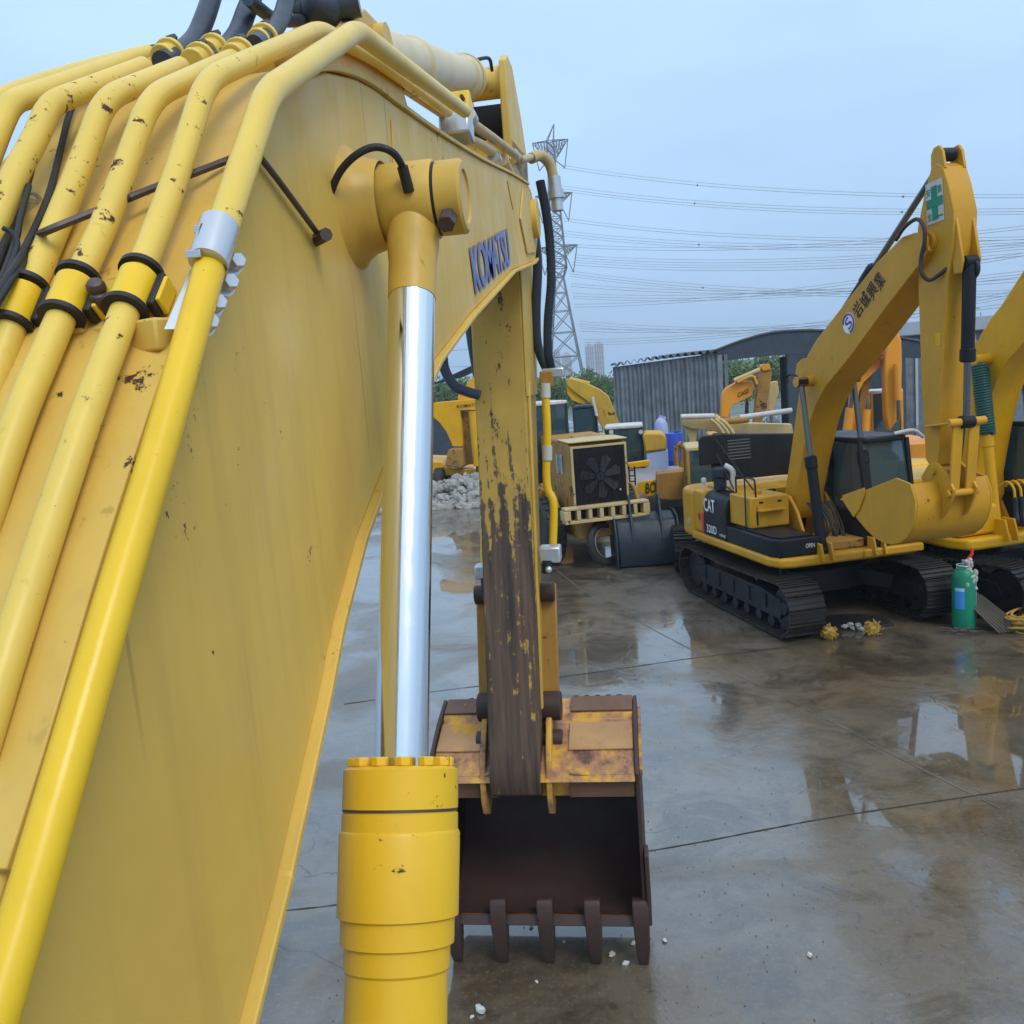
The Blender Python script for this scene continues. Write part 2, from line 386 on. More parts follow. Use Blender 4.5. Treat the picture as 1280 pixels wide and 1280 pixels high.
# ================================================================== setting
MB().quad((-620, -620, 0), (620, -620, 0), (620, 640, 0), (-620, 640, 0)).build('ground', GRD, bevel=-1, smooth=0)
tag(bpy.data.objects['ground'], kind='structure')
JD = paint('dark joint dirt', (.035, .032, .026), .6, 0, grime=.6); JL = paint('pale joint filler', (.15, .135, .11), .5, 0, grime=.7)
def joint(pts, wd, mat):
    P = [onz(x, y, .004) for x, y in pts]
    P = spline(P, 8); mb = MB(); n = len(P)
    for i, p in enumerate(P):
        t = (P[min(i+1, n-1)]-P[max(0, i-1)]).normalized(); s = V((-t.y, t.x, 0))*(wd*R.uniform(.35, 1))
        mb.v += [p+s, p-s]
        if i: o = 2*i; mb.f.append([o-2, o-1, o+1, o])
    tag(mb.build('concrete_joint', mat, bevel=-1, smooth=0), kind='structure')
joint([(150, 1165), (320, 1142), (425, 1130), (560, 1108), (700, 1082), (860, 1055), (960, 1036), (1060, 1018), (1280, 985), (1500, 950)], .011, JD)
joint([(430, 880), (560, 862), (700, 846), (800, 832), (870, 822), (960, 812)], .016, JD)
joint([(690, 708), (735, 742), (800, 778), (880, 820), (960, 862), (1060, 912), (1110, 940), (1250, 1010)], .014, JL)

# ================================================================== generic excavator pieces (local: x right, y forward, z up)
def track(root, x, L=3.5, Rr=.42, wd=.6, zc=.47, n=46, frame_mat=None):
    """crawler track: shoes + frame + wheels"""
    mb = MB(); per = 2*L+2*math.pi*Rr; Rr2 = Rr
    for i in range(n):
        s = per*i/n
        if s < L: p = V((0, -L/2+s, zc+Rr2)); t = V((0, 1, 0)); p.z -= .035*math.sin(math.pi*s/L)
        elif s < L+math.pi*Rr2: a = (s-L)/Rr2; p = V((0, L/2+Rr2*math.sin(a), zc+Rr2*math.cos(a))); t = V((0, math.cos(a), -math.sin(a)))
        elif s < 2*L+math.pi*Rr2: q = s-L-math.pi*Rr2; p = V((0, L/2-q, zc-Rr2)); t = V((0, -1, 0))
        else: a = (s-2*L-math.pi*Rr2)/Rr2; p = V((0, -L/2-Rr2*math.sin(a), zc-Rr2*math.cos(a))); t = V((0, -math.cos(a), math.sin(a)))
        nn = V((0, -t.z, t.y)) if True else None
        nn = V((1, 0, 0)).cross(t)
        M = Matrix((V((1, 0, 0)), t, nn)).transposed()
        pt = per/n
        mb.box(V((x, p.y, p.z)), (wd, pt*.93, .022), M=M)
        for g, gh in ((-.42, .03), (0, .024), (.36, .02)):
            mb.box(V((x, p.y, p.z))+t*(g*pt)+nn*(.011+gh/2), (wd-.004*abs(g), .014, gh), M=M)
        mb.box(V((x, p.y, p.z))-nn*.05, (.16, pt*.75, .07), M=M)
    tr = mb.build('track', TRK, root, smooth=0)
    fm = frame_mat or BLK
    sgn = 1 if x > 0 else -1
    fr = MB(); hw = wd*.30
    fr.px([(-L/2+.1, zc-.2), (L/2-.1, zc-.2), (L/2-.02, zc-.05), (L/2-.1, zc+.13), (L/2-.7, zc+.2), (-L/2+.7, zc+.2), (-L/2+.1, zc+.1)], x-hw, x+hw)
    for k in range(5):
        yy = -L/2+.55+k*(L-1.1)/4; fr.box((x+sgn*hw, yy, zc+.02), (.05, .09, .24))
    fr.build('track_frame', fm, tr, bevel=.015)
    for yy in (-L/2, L/2):
        wl = MB().lathe((x-.14, yy, zc), (1, 0, 0), [(0, .06), (0, .33), (.05, .37), (.1, .33), (.18, .33), (.23, .37), (.28, .33), (.28, .12), (.31, .1), (.31, .02)], 26)
        wl.build('idler' if yy > 0 else 'sprocket', fm, tr)
    for k in range(7):
        yy = -L/2+.42+k*(L-.84)/6
        MB().lathe((x-.16, yy, zc-.29), (1, 0, 0), [(0, .05), (0, .1), (.32, .1), (.32, .05)], 14).build('roller', fm, tr)
    for yy in (-.7, .7):
        MB().lathe((x-.1, yy, zc+.3), (1, 0, 0), [(0, .03), (0, .065), (.2, .065), (.2, .03)], 12).build('carrier_roller', fm, tr)
    return tr
def undercarriage(root, x=1.19, L=3.4, wd=.6, swing=0., n=46):
    h = bpy.data.objects.new('undercarriage', None); COL.objects.link(h); h.parent = root; h.rotation_euler = (0, 0, swing)
    mb = MB()
    mb.pz([(-.8, -.7), (-.35, -.9), (.35, -.9), (.8, -.7), (.8, .7), (.35, .9), (-.35, .9), (-.8, .7)], .42, .8)
    for sx in (-1, 1):
        for sy in (-1, 1): mb.beam((sx*.5, sy*.5, .62), (sx*(x-.1), sy*1.0, .5), .34, .26)
    mb.cyl((0, 0, .78), (0, 0, 1.0), .62, 32)
    cf = mb.build('undercarriage_frame', BLK, root, bevel=.02)
    cf.rotation_euler = (0, 0, swing)
    bpy.data.objects.remove(h)
    for sx in (1, -1):
        t = track(root, sx*x, L, wd=wd, n=n); t.rotation_euler = (0, 0, swing)
BOOM_T = [(-.22, .1), (-.12, .22), (.2, .33), (.8, .6), (1.5, .93), (2.05, 1.18), (2.43, 1.25), (2.8, 1.2), (3.6, .97), (4.6, .68), (5.2, .42), (5.38, .24), (5.42, 0), (5.36, -.14),
          (5.18, -.12), (4.28, .09), (3.19, .31), (2.75, .42), (2.4, .52), (2.05, .54), (1.68, .5), (1.15, .33), (.38, .03), (.1, -.18), (-.1, -.2), (-.22, -.08)]
STICK_T = [(-.86, .02), (-.88, .12), (-.82, .22), (-.6, .31), (-.28, .40), (.12, .38), (.42, .30), (1.5, .19), (2.5, .12), (2.68, .08), (2.72, -.03), (2.62, -.13), (1.6, -.20), (.35, -.24), (-.2, -.24), (-.55, -.12)]
BUCK_T = [(-.22, .12), (.05, -.02), (.75, 0), (1.3, 0), (1.34, .06), (1.24, .22), (1.12, .38), (.97, .55), (.8, .70), (.62, .80), (.44, .85), (.26, .85), (.08, .80), (-.07, .69), (-.18, .54), (-.25, .36)]
def frame2(O, U, W):
    O, U, W = V(O), V(U), V(W)
    return lambda p: tuple(O+U*p[0]+W*p[1])
def rect_tube_2d(pts, f): return [f(p) for p in pts]
def yz(a, b, x): return V((x, a[0] if not isinstance(a, V) else a.x, b))
def cylinder2(root, a, b, split, rb, rr, matb, name='boom_cylinder', rodfirst=False, x=0., eye=.09, sleeve=None):
    """hydraulic cylinder from base a (barrel end) to b (rod end), both (y,z), at lateral x"""
    A, B = V((x, *a)), V((x, *b)); d = (B-A).normalized(); S = A+(B-A)*split; L = (S-A).length
    mb = MB().lathe(A, d, [(-.0, rb*.5), (0.02, rb*.8), (.1, rb), (L*.86, rb), (L*.87, rb*1.18), (L*.985, rb*1.18), (L, rb*.9), (L, rr)], 20)
    mb.cyl(A-V((rb*1.1, 0, 0)), A+V((rb*1.1, 0, 0)), rb*.95, 18)
    o = mb.build(name, matb, root)
    rd = MB().cyl(S-d*.02, B, rr, 16); rd.build('rod', RODG, o)
    MB().cyl(B-V((eye, 0, 0)), B+V((eye, 0, 0)), rr*1.9, 18).build('rod_eye', matb, o)
    if sleeve:
        n = 26; path = []; u, v = basis(d); LL = (B-S).length*.93
        mb = MB()
        k = n*14
        for i in range(k+1):
            t = i/k; an = 2*math.pi*n*t
            path.append(S+d*(LL*t)+(u*math.cos(an)+v*math.sin(an))*rr*2.6)
        mb.tube(path, .026, 6); mb.build('spring_sleeve', sleeve, o)
    return o
def bucket(root, O, ang, scale, wd, mat, side=1, tooth=True, xc=0., mat2=None):
    """O hinge-side mouth corner (y,z); ang direction of mouth towards the teeth; side=+-1 which side the shell bulges"""
    U = V((math.cos(ang), math.sin(ang)))*scale; W = V((-math.sin(ang), math.cos(ang)))*side*scale
    f = frame2(O, U, W); hw = wd/2
    out_ = [f(p) for p in BUCK_T]
    shell = BUCK_T[3:]+[BUCK_T[0]]
    mb = MB(); n = len(shell)
    o = len(mb.v)
    ins = []
    c = (.5, .3)
    for p in shell:
        q = ((p[0]-c[0])*.955+c[0], (p[1]-c[1])*.955+c[1]); ins.append(q)
    sh = [f(p) for p in shell]; si = [f(p) for p in ins]
    pts = sh+si[::-1]
    mb.px(pts, xc-hw, xc+hw)
    b = mb.build('bucket', mat, root, bevel=.008)
    for s in (-1, 1):
        m2 = MB().px(out_, xc+s*(hw+.002), xc+s*(hw+.03)); m2.build('side_plate', mat, b, bevel=.006)
        MB().px([f(p) for p in [(.78, -.035), (1.36, -.035), (1.36, .06), (1.18, .33), (1.0, .25), (.8, .06)]], xc+s*(hw+.032), xc+s*(hw+.055)).build('side_cutter', mat2 or mat, b, bevel=.005)
    if tooth:
        for k in range(5):
            xx = xc-hw+.06+k*(wd-.12)/4
            m3 = MB().px([f(p) for p in [(1.22, -.05), (1.38, -.05), (1.58, .0), (1.38, .08), (1.22, .1)]], xx-.04, xx+.04)
            m3.build('tooth', mat2 or mat, b, bevel=.012)
    for s in (-1, 1):
        lug = MB().px([f(p) for p in [(.08, .0), (-.12, -.13), (-.28, -.12), (-.42, .05), (-.5, .3), (-.42, .42), (-.2, .6), (-.08, .62), (.0, .3)]], xc+s*.17-.02, xc+s*.17+.02)
        lug.build('bucket_lug', mat, b, bevel=.008)
    for p in ((-.2, -.02), (-.4, .33)):
        q = f(p); MB().cyl((xc-.23, *q), (xc+.23, *q), .05, 16).build('pin', mat2 or mat, b)
    return b, V(f((-.2, -.02))), V(f((-.4, .33)))
def boom_arm(root, foot, tip, pin, P, hb=.27, hs=.17, bw=1.1, curl=0., bscale=1., mouth=None, bside=1, cylmat=None, mat=None, bmat=None, sleeve=None, cylbase=(.55, 1.25), buckO=None):
    mat = mat or P; cylmat = cylmat or P
    foot, tip, pin = V(foot), V(tip), V(pin)
    d = (tip-foot); sc = d.length/5.38; U = d.normalized()*sc; W = V((-U.y, U.x))
    f = frame2(foot, U, W)
    bm = MB().px([f(p) for p in BOOM_T], -hb, hb).build('boom', P, root, bevel=.012)
    # welded rims along the lower and upper edges
    for s in (-1, 1):
        MB().cyl((s*(hb-.02), *f((0, 0))), (s*(hb+.06), *f((0, 0))), .11*sc, 20).build('foot_boss', P, bm)
        MB().cyl((s*(hb-.02), *f((2.2, .87))), (s*(hb+.3), *f((2.2, .87))), .085*sc, 20).build('cylinder_pin', P, bm)
        MB().cyl((s*(hb-.01), *f((5.36, .04))), (s*(hb+.035), *f((5.36, .04))), .13*sc, 20).build('tip_boss', P, bm)
    # boom cylinders
    for s in (1, -1):
        cylinder2(root, cylbase, f((2.2, .87)), .56, .085*sc, .045*sc, cylmat, 'boom_cylinder', x=s*(hb+.2), sleeve=sleeve)
    # arm cylinder on top
    d2 = (pin-tip); s2 = d2.length/2.55; U2 = d2.normalized()*s2
    W2 = V((-U2.y, U2.x))           # outer side: away from the machine
    g = frame2(tip, U2, W2)
    st = MB().px([g(p) for p in STICK_T], -hs, hs).build('arm', mat, root, bevel=.012)
    cylinder2(root, f((1.95, 1.42)), g((-.98, .09)), .55, .085*sc, .045*sc, cylmat, 'arm_cylinder', x=0.)
    for s in (-1, 1):
        MB().px([f(p) for p in [(1.6, 1.0), (1.78, 1.5), (1.95, 1.58), (2.12, 1.5), (2.4, 1.22)]], s*.13-.02, s*.13+.02).build('cylinder_bracket', P, bm, bevel=.01)
        MB().px([g(p) for p in [(-.8, .0), (-1.0, .0), (-1.07, .05), (-1.08, .14), (-1.0, .2), (-.8, .24)]], s*(hs-.03)-.02, s*(hs-.03)+.02).build('clevis', mat, st, bevel=.008)
        MB().px([g(p) for p in [(-.25, .36), (-.2, .40), (.28, .50), (.42, .46), (.42, .36), (.2, .31)]], s*(hs-.05)-.02, s*(hs-.05)+.02).build('cylinder_bracket', mat, st, bevel=.008)
        MB().cyl((s*(hs-.01), *g((0, 0))), (s*(hs+.06), *g((0, 0))), .12*s2, 20).build('pivot_boss', mat, st)
    # bucket and linkage
    ca = mouth
    b = bucket(root, buckO, ca, bscale, bw, bmat or mat, bside)
    lk = g((2.15, .40)); 
    cylinder2(root, g((.3, .46)), lk, .62, .075*s2, .04*s2, cylmat, 'bucket_cylinder', x=0.)
    for s in (-1, 1):
        MB().beam((s*(hs+.05), *g((2.15, .40))), (s*(hs+.05), *g((2.2, -.02))), .03, .13, (1, 0, 0)).build('link_bar', mat, root, bevel=.01)
        MB().beam((s*.12, *g((2.15, .40))), (s*.12, *b[2]), .035, .15, (1, 0, 0)).build('link_bar', mat, root, bevel=.01)
    MB().cyl((-hs-.1, *g((2.15, .40))), (hs+.1, *g((2.15, .40))), .055, 16).build('pin', mat, root)
    return bm, st, f, g
def cab(root, x0, x1, y0, y1, z0, z1, mat, roofmat=None, slope=.22):
    """cab: frame posts, roof, glass panes, door"""
    c = MB(); xm = (x0+x1)/2; t = .07
    c.box(((x0+x1)/2, (y0+y1)/2, z0+.28), (x1-x0, y1-y0, .56))
    for x in (x0+t/2, x1-t/2):
        c.beam((x, y1-.04, z0+.5), (x, y1-slope, z1-.06), t, t, (1, 0, 0))
        c.beam((x, y0+t/2, z0+.5), (x, y0+t/2, z1-.06), t, t, (1, 0, 0))
        c.beam((x, (y0+y1)/2-.1, z0+.5), (x, (y0+y1)/2-.1, z1-.06), t*.8, t*.9, (1, 0, 0))
    c.beam((x0+t, y1-.05, z0+.6), (x1-t, y1-.05, z0+.6), .07, .08)
    cb = c.build('cab', mat, root, bevel=.015)
    MB().pz([(x0, y0), (x1, y0), (x1, y1-slope-.05), (x1-.1, y1-slope+.06), (x0+.1, y1-slope+.06), (x0, y1-slope-.05)], z1-.1, z1).build('roof', roofmat or mat, cb, bevel=.03)
    zt = z1-.11; zb = z0+.56
    MB().quad((x0+t, y1-.06, zb+.06), (x1-t, y1-.06, zb+.06), (x1-t, y1-slope-.02, zt), (x0+t, y1-slope-.02, zt)).build('windscreen', GLS, cb, bevel=-1, smooth=0)
    for x in (x0+t/2, x1-t/2):
        w1 = MB().quad((x, y0+t, zb), (x, (y0+y1)/2-.14, zb), (x, (y0+y1)/2-.14, zt), (x, y0+t, zt)); w1.build('window', GLS, cb, bevel=-1, smooth=0)
        MB().quad((x, (y0+y1)/2-.06, zb), (x, y1-t, zb), (x, y1-slope-t, zt), (x, (y0+y1)/2-.06, zt)).build('window', GLS, cb, bevel=-1, smooth=0)
    MB().quad((x0+t, y0+.03, zb), (x1-t, y0+.03, zb), (x1-t, y0+.03, zt), (x0+t, y0+.03, zt)).build('rear_window', GLS, cb, bevel=-1, smooth=0)
    s = MB(); s.box((xm, (y0+y1)/2-.25, z0+.75), (.45, .45, .16)); s.box((xm, (y0+y1)/2-.46, z0+1.1), (.42, .12, .65)); s.build('seat', RUB, cb, bevel=.04)
    return cb
def arc_cw(hw, yb, yf, r=.45, n=7):
    """counterweight plan outline"""
    pts = [(hw, yf), (hw, yb+r)]
    for i in range(1, n): a = math.pi/2*i/n; pts.append((hw-r+r*math.cos(a), yb+r-r*math.sin(a)-.12*math.sin(a)))
    pts += [(x, y) for x, y in [(hw-r, yb-.12), (0, yb-.2), (-(hw-r), yb-.12)]]
    for i in range(1, n): a = math.pi/2*(1-i/n); pts.append((-(hw-r+r*math.cos(a)), yb+r-r*math.sin(a)-.12*math.sin(a)))
    pts += [(-hw, yb+r), (-hw, yf)]
    return pts

# ================================================================== 1. the near excavator (its boom fills the left of the picture)
EO = V((-.9, 0, 0))
ex = thing('excavator', EO, 'large near yellow excavator with worn hanging arm, its bucket teeth on the wet ground', 'excavator')
def bd(mb, name, mat, parent=ex, bevel=0., smooth=35): return mb.build(name, mat, parent, EO, bevel, smooth)
XR, XL = -.65, -1.15                     # right and left side plates
low = [(-.75, 2.15), (-.55, 2.02), (.2, 2.62), (1.14, 3.37), (1.31, 3.49), (1.6, 3.73), (1.72, 3.84), (1.92, 3.98), (2.18, 4.11), (2.91, 4.4), (3.66, 4.6), (5.07, 4.93), (6.25, 5.12), (6.45, 5.17)]
tipp = [(6.6, 5.28), (6.66, 5.42), (6.6, 5.58), (6.45, 5.64)]
UE = [onx(*q, XR) for q in [(640, 219), (601, 200), (545, 166), (495, 131), (470, 112), (445, 98), (407, 89)]]
upp = [(6.3, 5.64)]+[(p.y, p.z) for p in UE]
E2 = [onx(*q, XR) for q in [(366, 104), (338, 140), (304, 205), (262, 300), (212, 435), (163, 580), (112, 740), (62, 910), (5, 1090)]]
upp += [(p.y, p.z) for p in E2]
upp += [(-.2, 2.75), (-.6, 2.5), (-.78, 2.35)]
prof = low+tipp+upp
boom = bd(MB().px(prof, XL, XR), 'boom', YEL, bevel=.006)
# bottom and top plates stand a little proud of the side plates (welded rims)
def strip(path, w_in, thick, x0, x1, side=1):
    mb = MB(); n = len(path)
    P = [V((0, *p)) for p in path]; up_ = []; dn = []
    for i in range(n):
        t = (P[min(i+1, n-1)]-P[max(i-1, 0)]).normalized(); nn = V((0, -t.z, t.y))*side
        up_.append(P[i]+nn*thick); dn.append(P[i]-nn*w_in)
    poly = [(p.y, p.z) for p in dn]+[(p.y, p.z) for p in up_[::-1]]
    return mb.px(poly, x0, x1)
bd(strip(low[2:], .0, .016, XL-.02, XR+.024, -1), 'bottom_plate', YEL, boom, bevel=.003)
# rim following the rounded top edge of the right side plate
rim = [(p.y, p.z) for p in E2[::-1]]+[(p.y, p.z) for p in UE[::-1]]+[(6.3, 5.64)]
rim = [(p.y, p.z) for p in spline([V((0, *q)) for q in rim], 4)]
bd(strip(rim, .0, .014, XL, XR+.012, 1), 'top_plate', YEL, boom, bevel=.002)
# doubler plates welded round the knee and at the tip
bd(MB().px([(5.85, 5.52), (6.38, 5.58), (6.58, 5.5), (6.6, 5.35), (6.4, 5.2), (5.85, 5.12), (5.6, 5.3)], XR+.001, XR+.012), 'doubler_plate', YEL, boom, bevel=.003)
# arm cylinder cheek brackets at the knee
for x in (-.74, -1.06):
    bd(MB().px([(2.25, 5.08), (2.5, 5.3), (2.7, 5.42), (2.9, 5.44), (3.05, 5.36), (3.15, 5.27), (2.6, 5.15)], x-.018, x+.018), 'cylinder_bracket', YEL, boom, bevel=.004)
bd(MB().cyl((-1.12, 2.82, 5.36), (-.69, 2.82, 5.36), .06, 24), 'pin', YEL, boom)
bd(MB().cyl((-1.2, 6.35, 5.42), (XR+.05, 6.35, 5.42), .13, 32), 'arm_pin_boss', YEL, boom, bevel=.006)
# weld seams
def vert_seam(a, b): 
    A = onx(*a, XR+.002); B = onx(*b, XR+.002)
    return bd(MB().tube([A.lerp(B, i/6)+V((0, R.uniform(-.003, .003), 0)) for i in range(7)], .004, 6), 'weld_seam', YEL, boom)
vert_seam((489, 150), (492, 205)); vert_seam((634, 226), (641, 262))
# lettering
o_ = onx(594, 369, XR+.003); u_ = onx(638, 331, XR+.003)-o_; w_ = onx(586, 309, XR+.003)-o_
text('lettering', 'KOMATSU', BLUEL, boom, o_, u_, w_, EO, .003, True, .95)
text('lettering', 'KOMATSU', BLUEL, boom, o_+u_*.016, u_, w_, EO, .0036, True, .95)

# --- boom cylinder, right side
CX = -.47
RE = dep(520, 252, 2.12); BB = dep(490, 1330, 1.6); CX = (RE.x+BB.x)/2
RE.x = BB.x = CX
cdv = (BB-RE).normalized()
H0 = dep(500, 958, 1.735); tH = (H0-RE).dot(cdv)
rodr = .054
bc = MB(); 
k = .113
prof_c = [(tH, rodr+.004), (tH, k-.012), (tH+.006, k), (tH+.078, k), (tH+.080, k-.003), (tH+.086, k-.003), (tH+.088, k), (tH+.118, k), (tH+.120, k+.002), (tH+.126, k+.004), (tH+.27, k+.002), (tH+.273, k-.005), (tH+.318, k-.006), (tH+.321, k-.013), (tH+.36, k-.014), (tH+.365, k-.018), (tH+1.75, k-.018), (tH+1.8, .05)]
bcyl = bd(bc.lathe(RE, cdv, prof_c, 64), 'boom_cylinder', CYLY, ex, smooth=25)
u1, v1 = basis(cdv)
for i in range(12):
    a = 2*math.pi*i/12+.2; p = RE+cdv*(tH-.0)+(u1*math.cos(a)+v1*math.sin(a))*(k-.024)
    bd(MB().hexb(p, -cdv, .017, .017), 'bolt', CYLY, bcyl, bevel=.002)
bd(MB().lathe(RE+cdv*(tH+.079), cdv, [(0, k-.01), (0, k-.001), (.0045, k-.001), (.0045, k-.01)], 64), 'gland_seal', BOLT, bcyl)
rodstart = .26
bd(MB().cyl(RE+cdv*rodstart, RE+cdv*(tH+.02), rodr, 64), 'rod', CHR, bcyl)
# rod eye: tapered neck joined to the cross tube
x0e, x1e = dep(478, 250, 2.12).x, dep(548, 252, 2.12).x
neck = MB().lathe(RE, cdv, [(.02, .06), (.12, .062), (.17, .056), (.262, .0555)], 40)
neck.lathe((x0e, RE.y, RE.z), (1, 0, 0), [(0, .08), (0, .088), (.006, .092), (x1e-x0e-.006, .092), (x1e-x0e, .088), (x1e-x0e, .08)], 40)
bd(neck, 'rod_eye', YELR, bcyl, smooth=40)
x2e = x1e+.062
bd(MB().lathe((x1e-.002, RE.y, RE.z), (1, 0, 0), [(0, .04), (0, .084), (.01, .085)], 32), 'dust_seal', RUB, bcyl)
bd(MB().lathe((x1e+.008, RE.y, RE.z), (1, 0, 0), [(0, .04), (0, .086), (.055, .086), (.062, .078), (.062, .062), (.057, .058), (.057, .0)], 40), 'pin_collar', YELR, bcyl, smooth=30)
bd(MB().hexb((x1e+.035, RE.y-.03, RE.z-.03), V((0, -.8, -.55)), .022, .085), 'locking_bolt', BOLT, bcyl, bevel=.002)
bd(MB().lathe((x0e-.012, RE.y, RE.z), (1, 0, 0), [(0, .05), (0, .097), (.012, .097), (.012, .05)], 36), 'dust_seal', RUB, bcyl)
# boss on the boom that carries the pin, flared into the side plate
bs = MB().lathe((XR-.01, RE.y, RE.z), (1, 0, 0), [(0, .155), (.01, .145), (.025, .128), (.05, .112), (.09, .101), (x0e-.012-XR, .095), (x0e-.002-XR, .094)], 48)
bd(bs, 'pin_boss', YELR, boom, smooth=50)
# grease hose looping over the eye and steel grease line over the boom
hz = [dep(402, 292, 2.06), dep(405, 272, 2.04), dep(412, 245, 2.0), dep(425, 215, 1.97), dep(445, 194, 1.95), dep(468, 184, 1.95), dep(490, 190, 1.96), dep(503, 208, 2.0), dep(511, 234, 2.03)]
bd(MB().tube(spline(hz, 6), .0085, 10), 'grease_hose', RUB, boom)
bd(MB().cyl(hz[0]+V((0, 0, -.02)), hz[1], .012, 6), 'hose_fitting', STEEL, boom); bd(MB().cyl(hz[-2], hz[-1]+V((0, 0, -.01)), .013, 10), 'hose_fitting', RUB, boom)
bd(MB().cyl(onx(395, 300, XR), onx(408, 293, XR+.04), .014, 8), 'hose_fitting', BOLT, boom)
gl = [onx(400, 296, XR+.015), onx(375, 262, XR+.014), onx(350, 228, XR+.013), onx(322, 192, XR+.012), onx(300, 192, XR+.03)]
bd(MB().tube(bent(gl, .02), .0062, 8), 'grease_line', BOLT, boom)
tg = [(300, 192), (285, 200), (238, 218), (200, 232), (160, 248), (110, 268), (60, 288), (48, 295), (30, 318), (5, 360), (-20, 400)]
tp = []
for i, q in enumerate(tg): x = -.615-(.43*i/10); tp.append(onx(*q, x))
bd(MB().tube(spline(tp, 4), .0062, 8), 'grease_line', BOLT, boom)

# --- hydraulic pipes on top of the boom
PR = .0235; PS = .89
def pipe(pts, x, mat, r=PR*.89, name='hydraulic_pipe', bend=.07, xend=None):
    n = len(pts); P = []
    for i, q in enumerate(pts):
        xx = (x if xend is None else x+(xend-x)*i/(n-1))*PS
        P.append(onx(*q, xx))
    return bd(MB().tube(bent(P, bend, 7), r, 22), name, mat, ex)
pipe([(-20, 1310), (20, 1180), (60, 1040), (140, 760), (200, 560), (262, 335)], -.675, PIPEB, .0225)
p6 = pipe([(262, 335), (288, 255), (334, 116), (445, 38), (581, 139)], -.675, PIPE, .0245, bend=.06)
pipe([(-30, 950), (0, 850), (60, 662), (114, 500), (167, 362), (219, 225), (258, 100), (400, 36), (470, 75), (560, 140)], -.79, PIPE, .0205)
pipe([(-40, 720), (0, 590), (27, 513), (77, 396), (137, 266), (188, 122), (290, 74)], -.905, PIPE, .0205)
pipe([(-40, 560), (0, 452), (13, 412), (41, 353), (75, 272), (106, 194), (130, 124), (226, 84)], -1.01, PIPE)
pipe([(-60, 420), (0, 265), (20, 215), (45, 172), (62, 130), (180, 84)], -1.115, PIPE)
pipe([(-50, 290), (0, 158), (14, 128), (60, 112), (185, 68)], -1.215, PIPE)
pipe([(-60, 250), (-20, 134), (31, 112), (120, 84), (190, 66)], -1.315, PIPE)
# flanges where the pipes meet the rubber hoses
for (px_, py_, x) in ((178, 84, -1.215), (202, 72, -1.115), (240, 78, -1.01), (258, 66, -1.01), (290, 72, -.905), (322, 52, -.905)):
    x *= PS; c = onx(px_, py_, x); d = (onx(px_+30, py_-13, x)-c).normalized()
    m = MB().lathe(c, d, [(0, .02), (0, .027), (.012, .028), (.014, .024), (.04, .024), (.04, .034), (.054, .034), (.054, .02)], 20)
    fl = bd(m, 'pipe_flange', PIPE, ex, bevel=.002)
    bd(MB().hexb(c+d*.05+V((0, 0, .03)), d, .009, .03), 'bolt', BOLT, fl)
hA = [(203, 78), (222, 68), (243, 50), (256, 22), (268, -15), (284, -70)]
hB = [(258, 74), (283, 60), (298, 40), (308, 14), (322, -20), (345, -70)]
hC = [(318, 56), (340, 40), (352, 20), (360, -5), (378, -50)]
hD = [(310, -2), (326, 12), (345, 24), (372, 26), (398, 22), (420, 18)]
for pts, x, r in ((hA, -.985, .024), (hB, -.895, .024), (hC, -.8, .021), (hD, -.85, .016)):
    P = [onx(*q, x) for q in pts]
    bd(MB().tube(spline(P, 6), r, 18), 'rubber_hose', HOSE, ex)
# swivel cluster above the knee
c = onx(402, 12, -.8)
sw = MB(); sw.ball(c, .055, 14, 9, (1.1, 1.2, .9)); sw.cyl(c+V((-.08, 0, .0)), c+V((.1, .03, .02)), .04, 16); sw.cyl(c+V((0, 0, .0)), c+V((0, .02, .14)), .032, 14)
sw = bd(sw, 'hose_swivel', HOSE, ex)
bd(MB().tube(spline([onx(*q, -.85) for q in [(412, 10), (425, 14), (433, 6), (433, -8), (424, -14), (412, -14)]], 5), .014, 12), 'hose_clip', RUB, sw)
bd(MB().cyl(onx(399, -10, -.8), onx(405, 26, -.8), .007, 8), 'clamp_rod', STEEL, sw)
# clamps on the ribbed bracket bar across the boom
bar = MB(); A = onx(-40, 418, -1.07); B = onx(200, 384, -.64)
bar.beam(A+V((0, .02, -.045)), B+V((0, .02, -.035)), .05, .045)
cb_ = bd(bar, 'clamp_bar', YEL, boom, bevel=.004)
for (q, x) in (((24, 382), -.9), ((88, 371), -.805), ((167, 363), -.703)):
    c = onx(*q, x); a = onx(q[0]-14, q[1]+33, x); d = (c-a).normalized()
    cl = bd(MB().lathe(c-d*.036, d, [(0, .021), (0, .028), (.064, .028), (.064, .021)], 28), 'pipe_clamp', PIPEB, ex)
    for t in (-.045, .036): bd(MB().lathe(c+d*t, d, [(0, .021), (0, .032), (.008, .032), (.008, .021)], 28), 'rubber_ring', RUB, cl)
    Mx = Matrix((V((1, 0, 0)), d, V((1, 0, 0)).cross(d))).transposed()
    bd(MB().box(c+V((.034, 0, 0))-Mx@V((0, 0, .012)), (.012, .066, .028), M=Mx), 'rubber_seam', RUB, cl, bevel=.003)
    bd(MB().box(c+V((.043, 0, 0))-Mx@V((0, 0, .014)), (.007, .05, .03), M=Mx), 'clamp_ear', PIPEB, cl, bevel=.002)
    bd(MB().box(c+V((0, .015, -.035)), (.045, .06, .04)), 'clamp_foot', YEL, cl, bevel=.004)
for q in ((121, 362), (125, 376)):
    bd(MB().lathe(onx(*q, -.76), V((.25, -.6, .6)), [(-.02, .008), (0, .014), (.008, .014), (.014, .010), (.016, .003)], 12), 'bolt', BOLT, cb_)
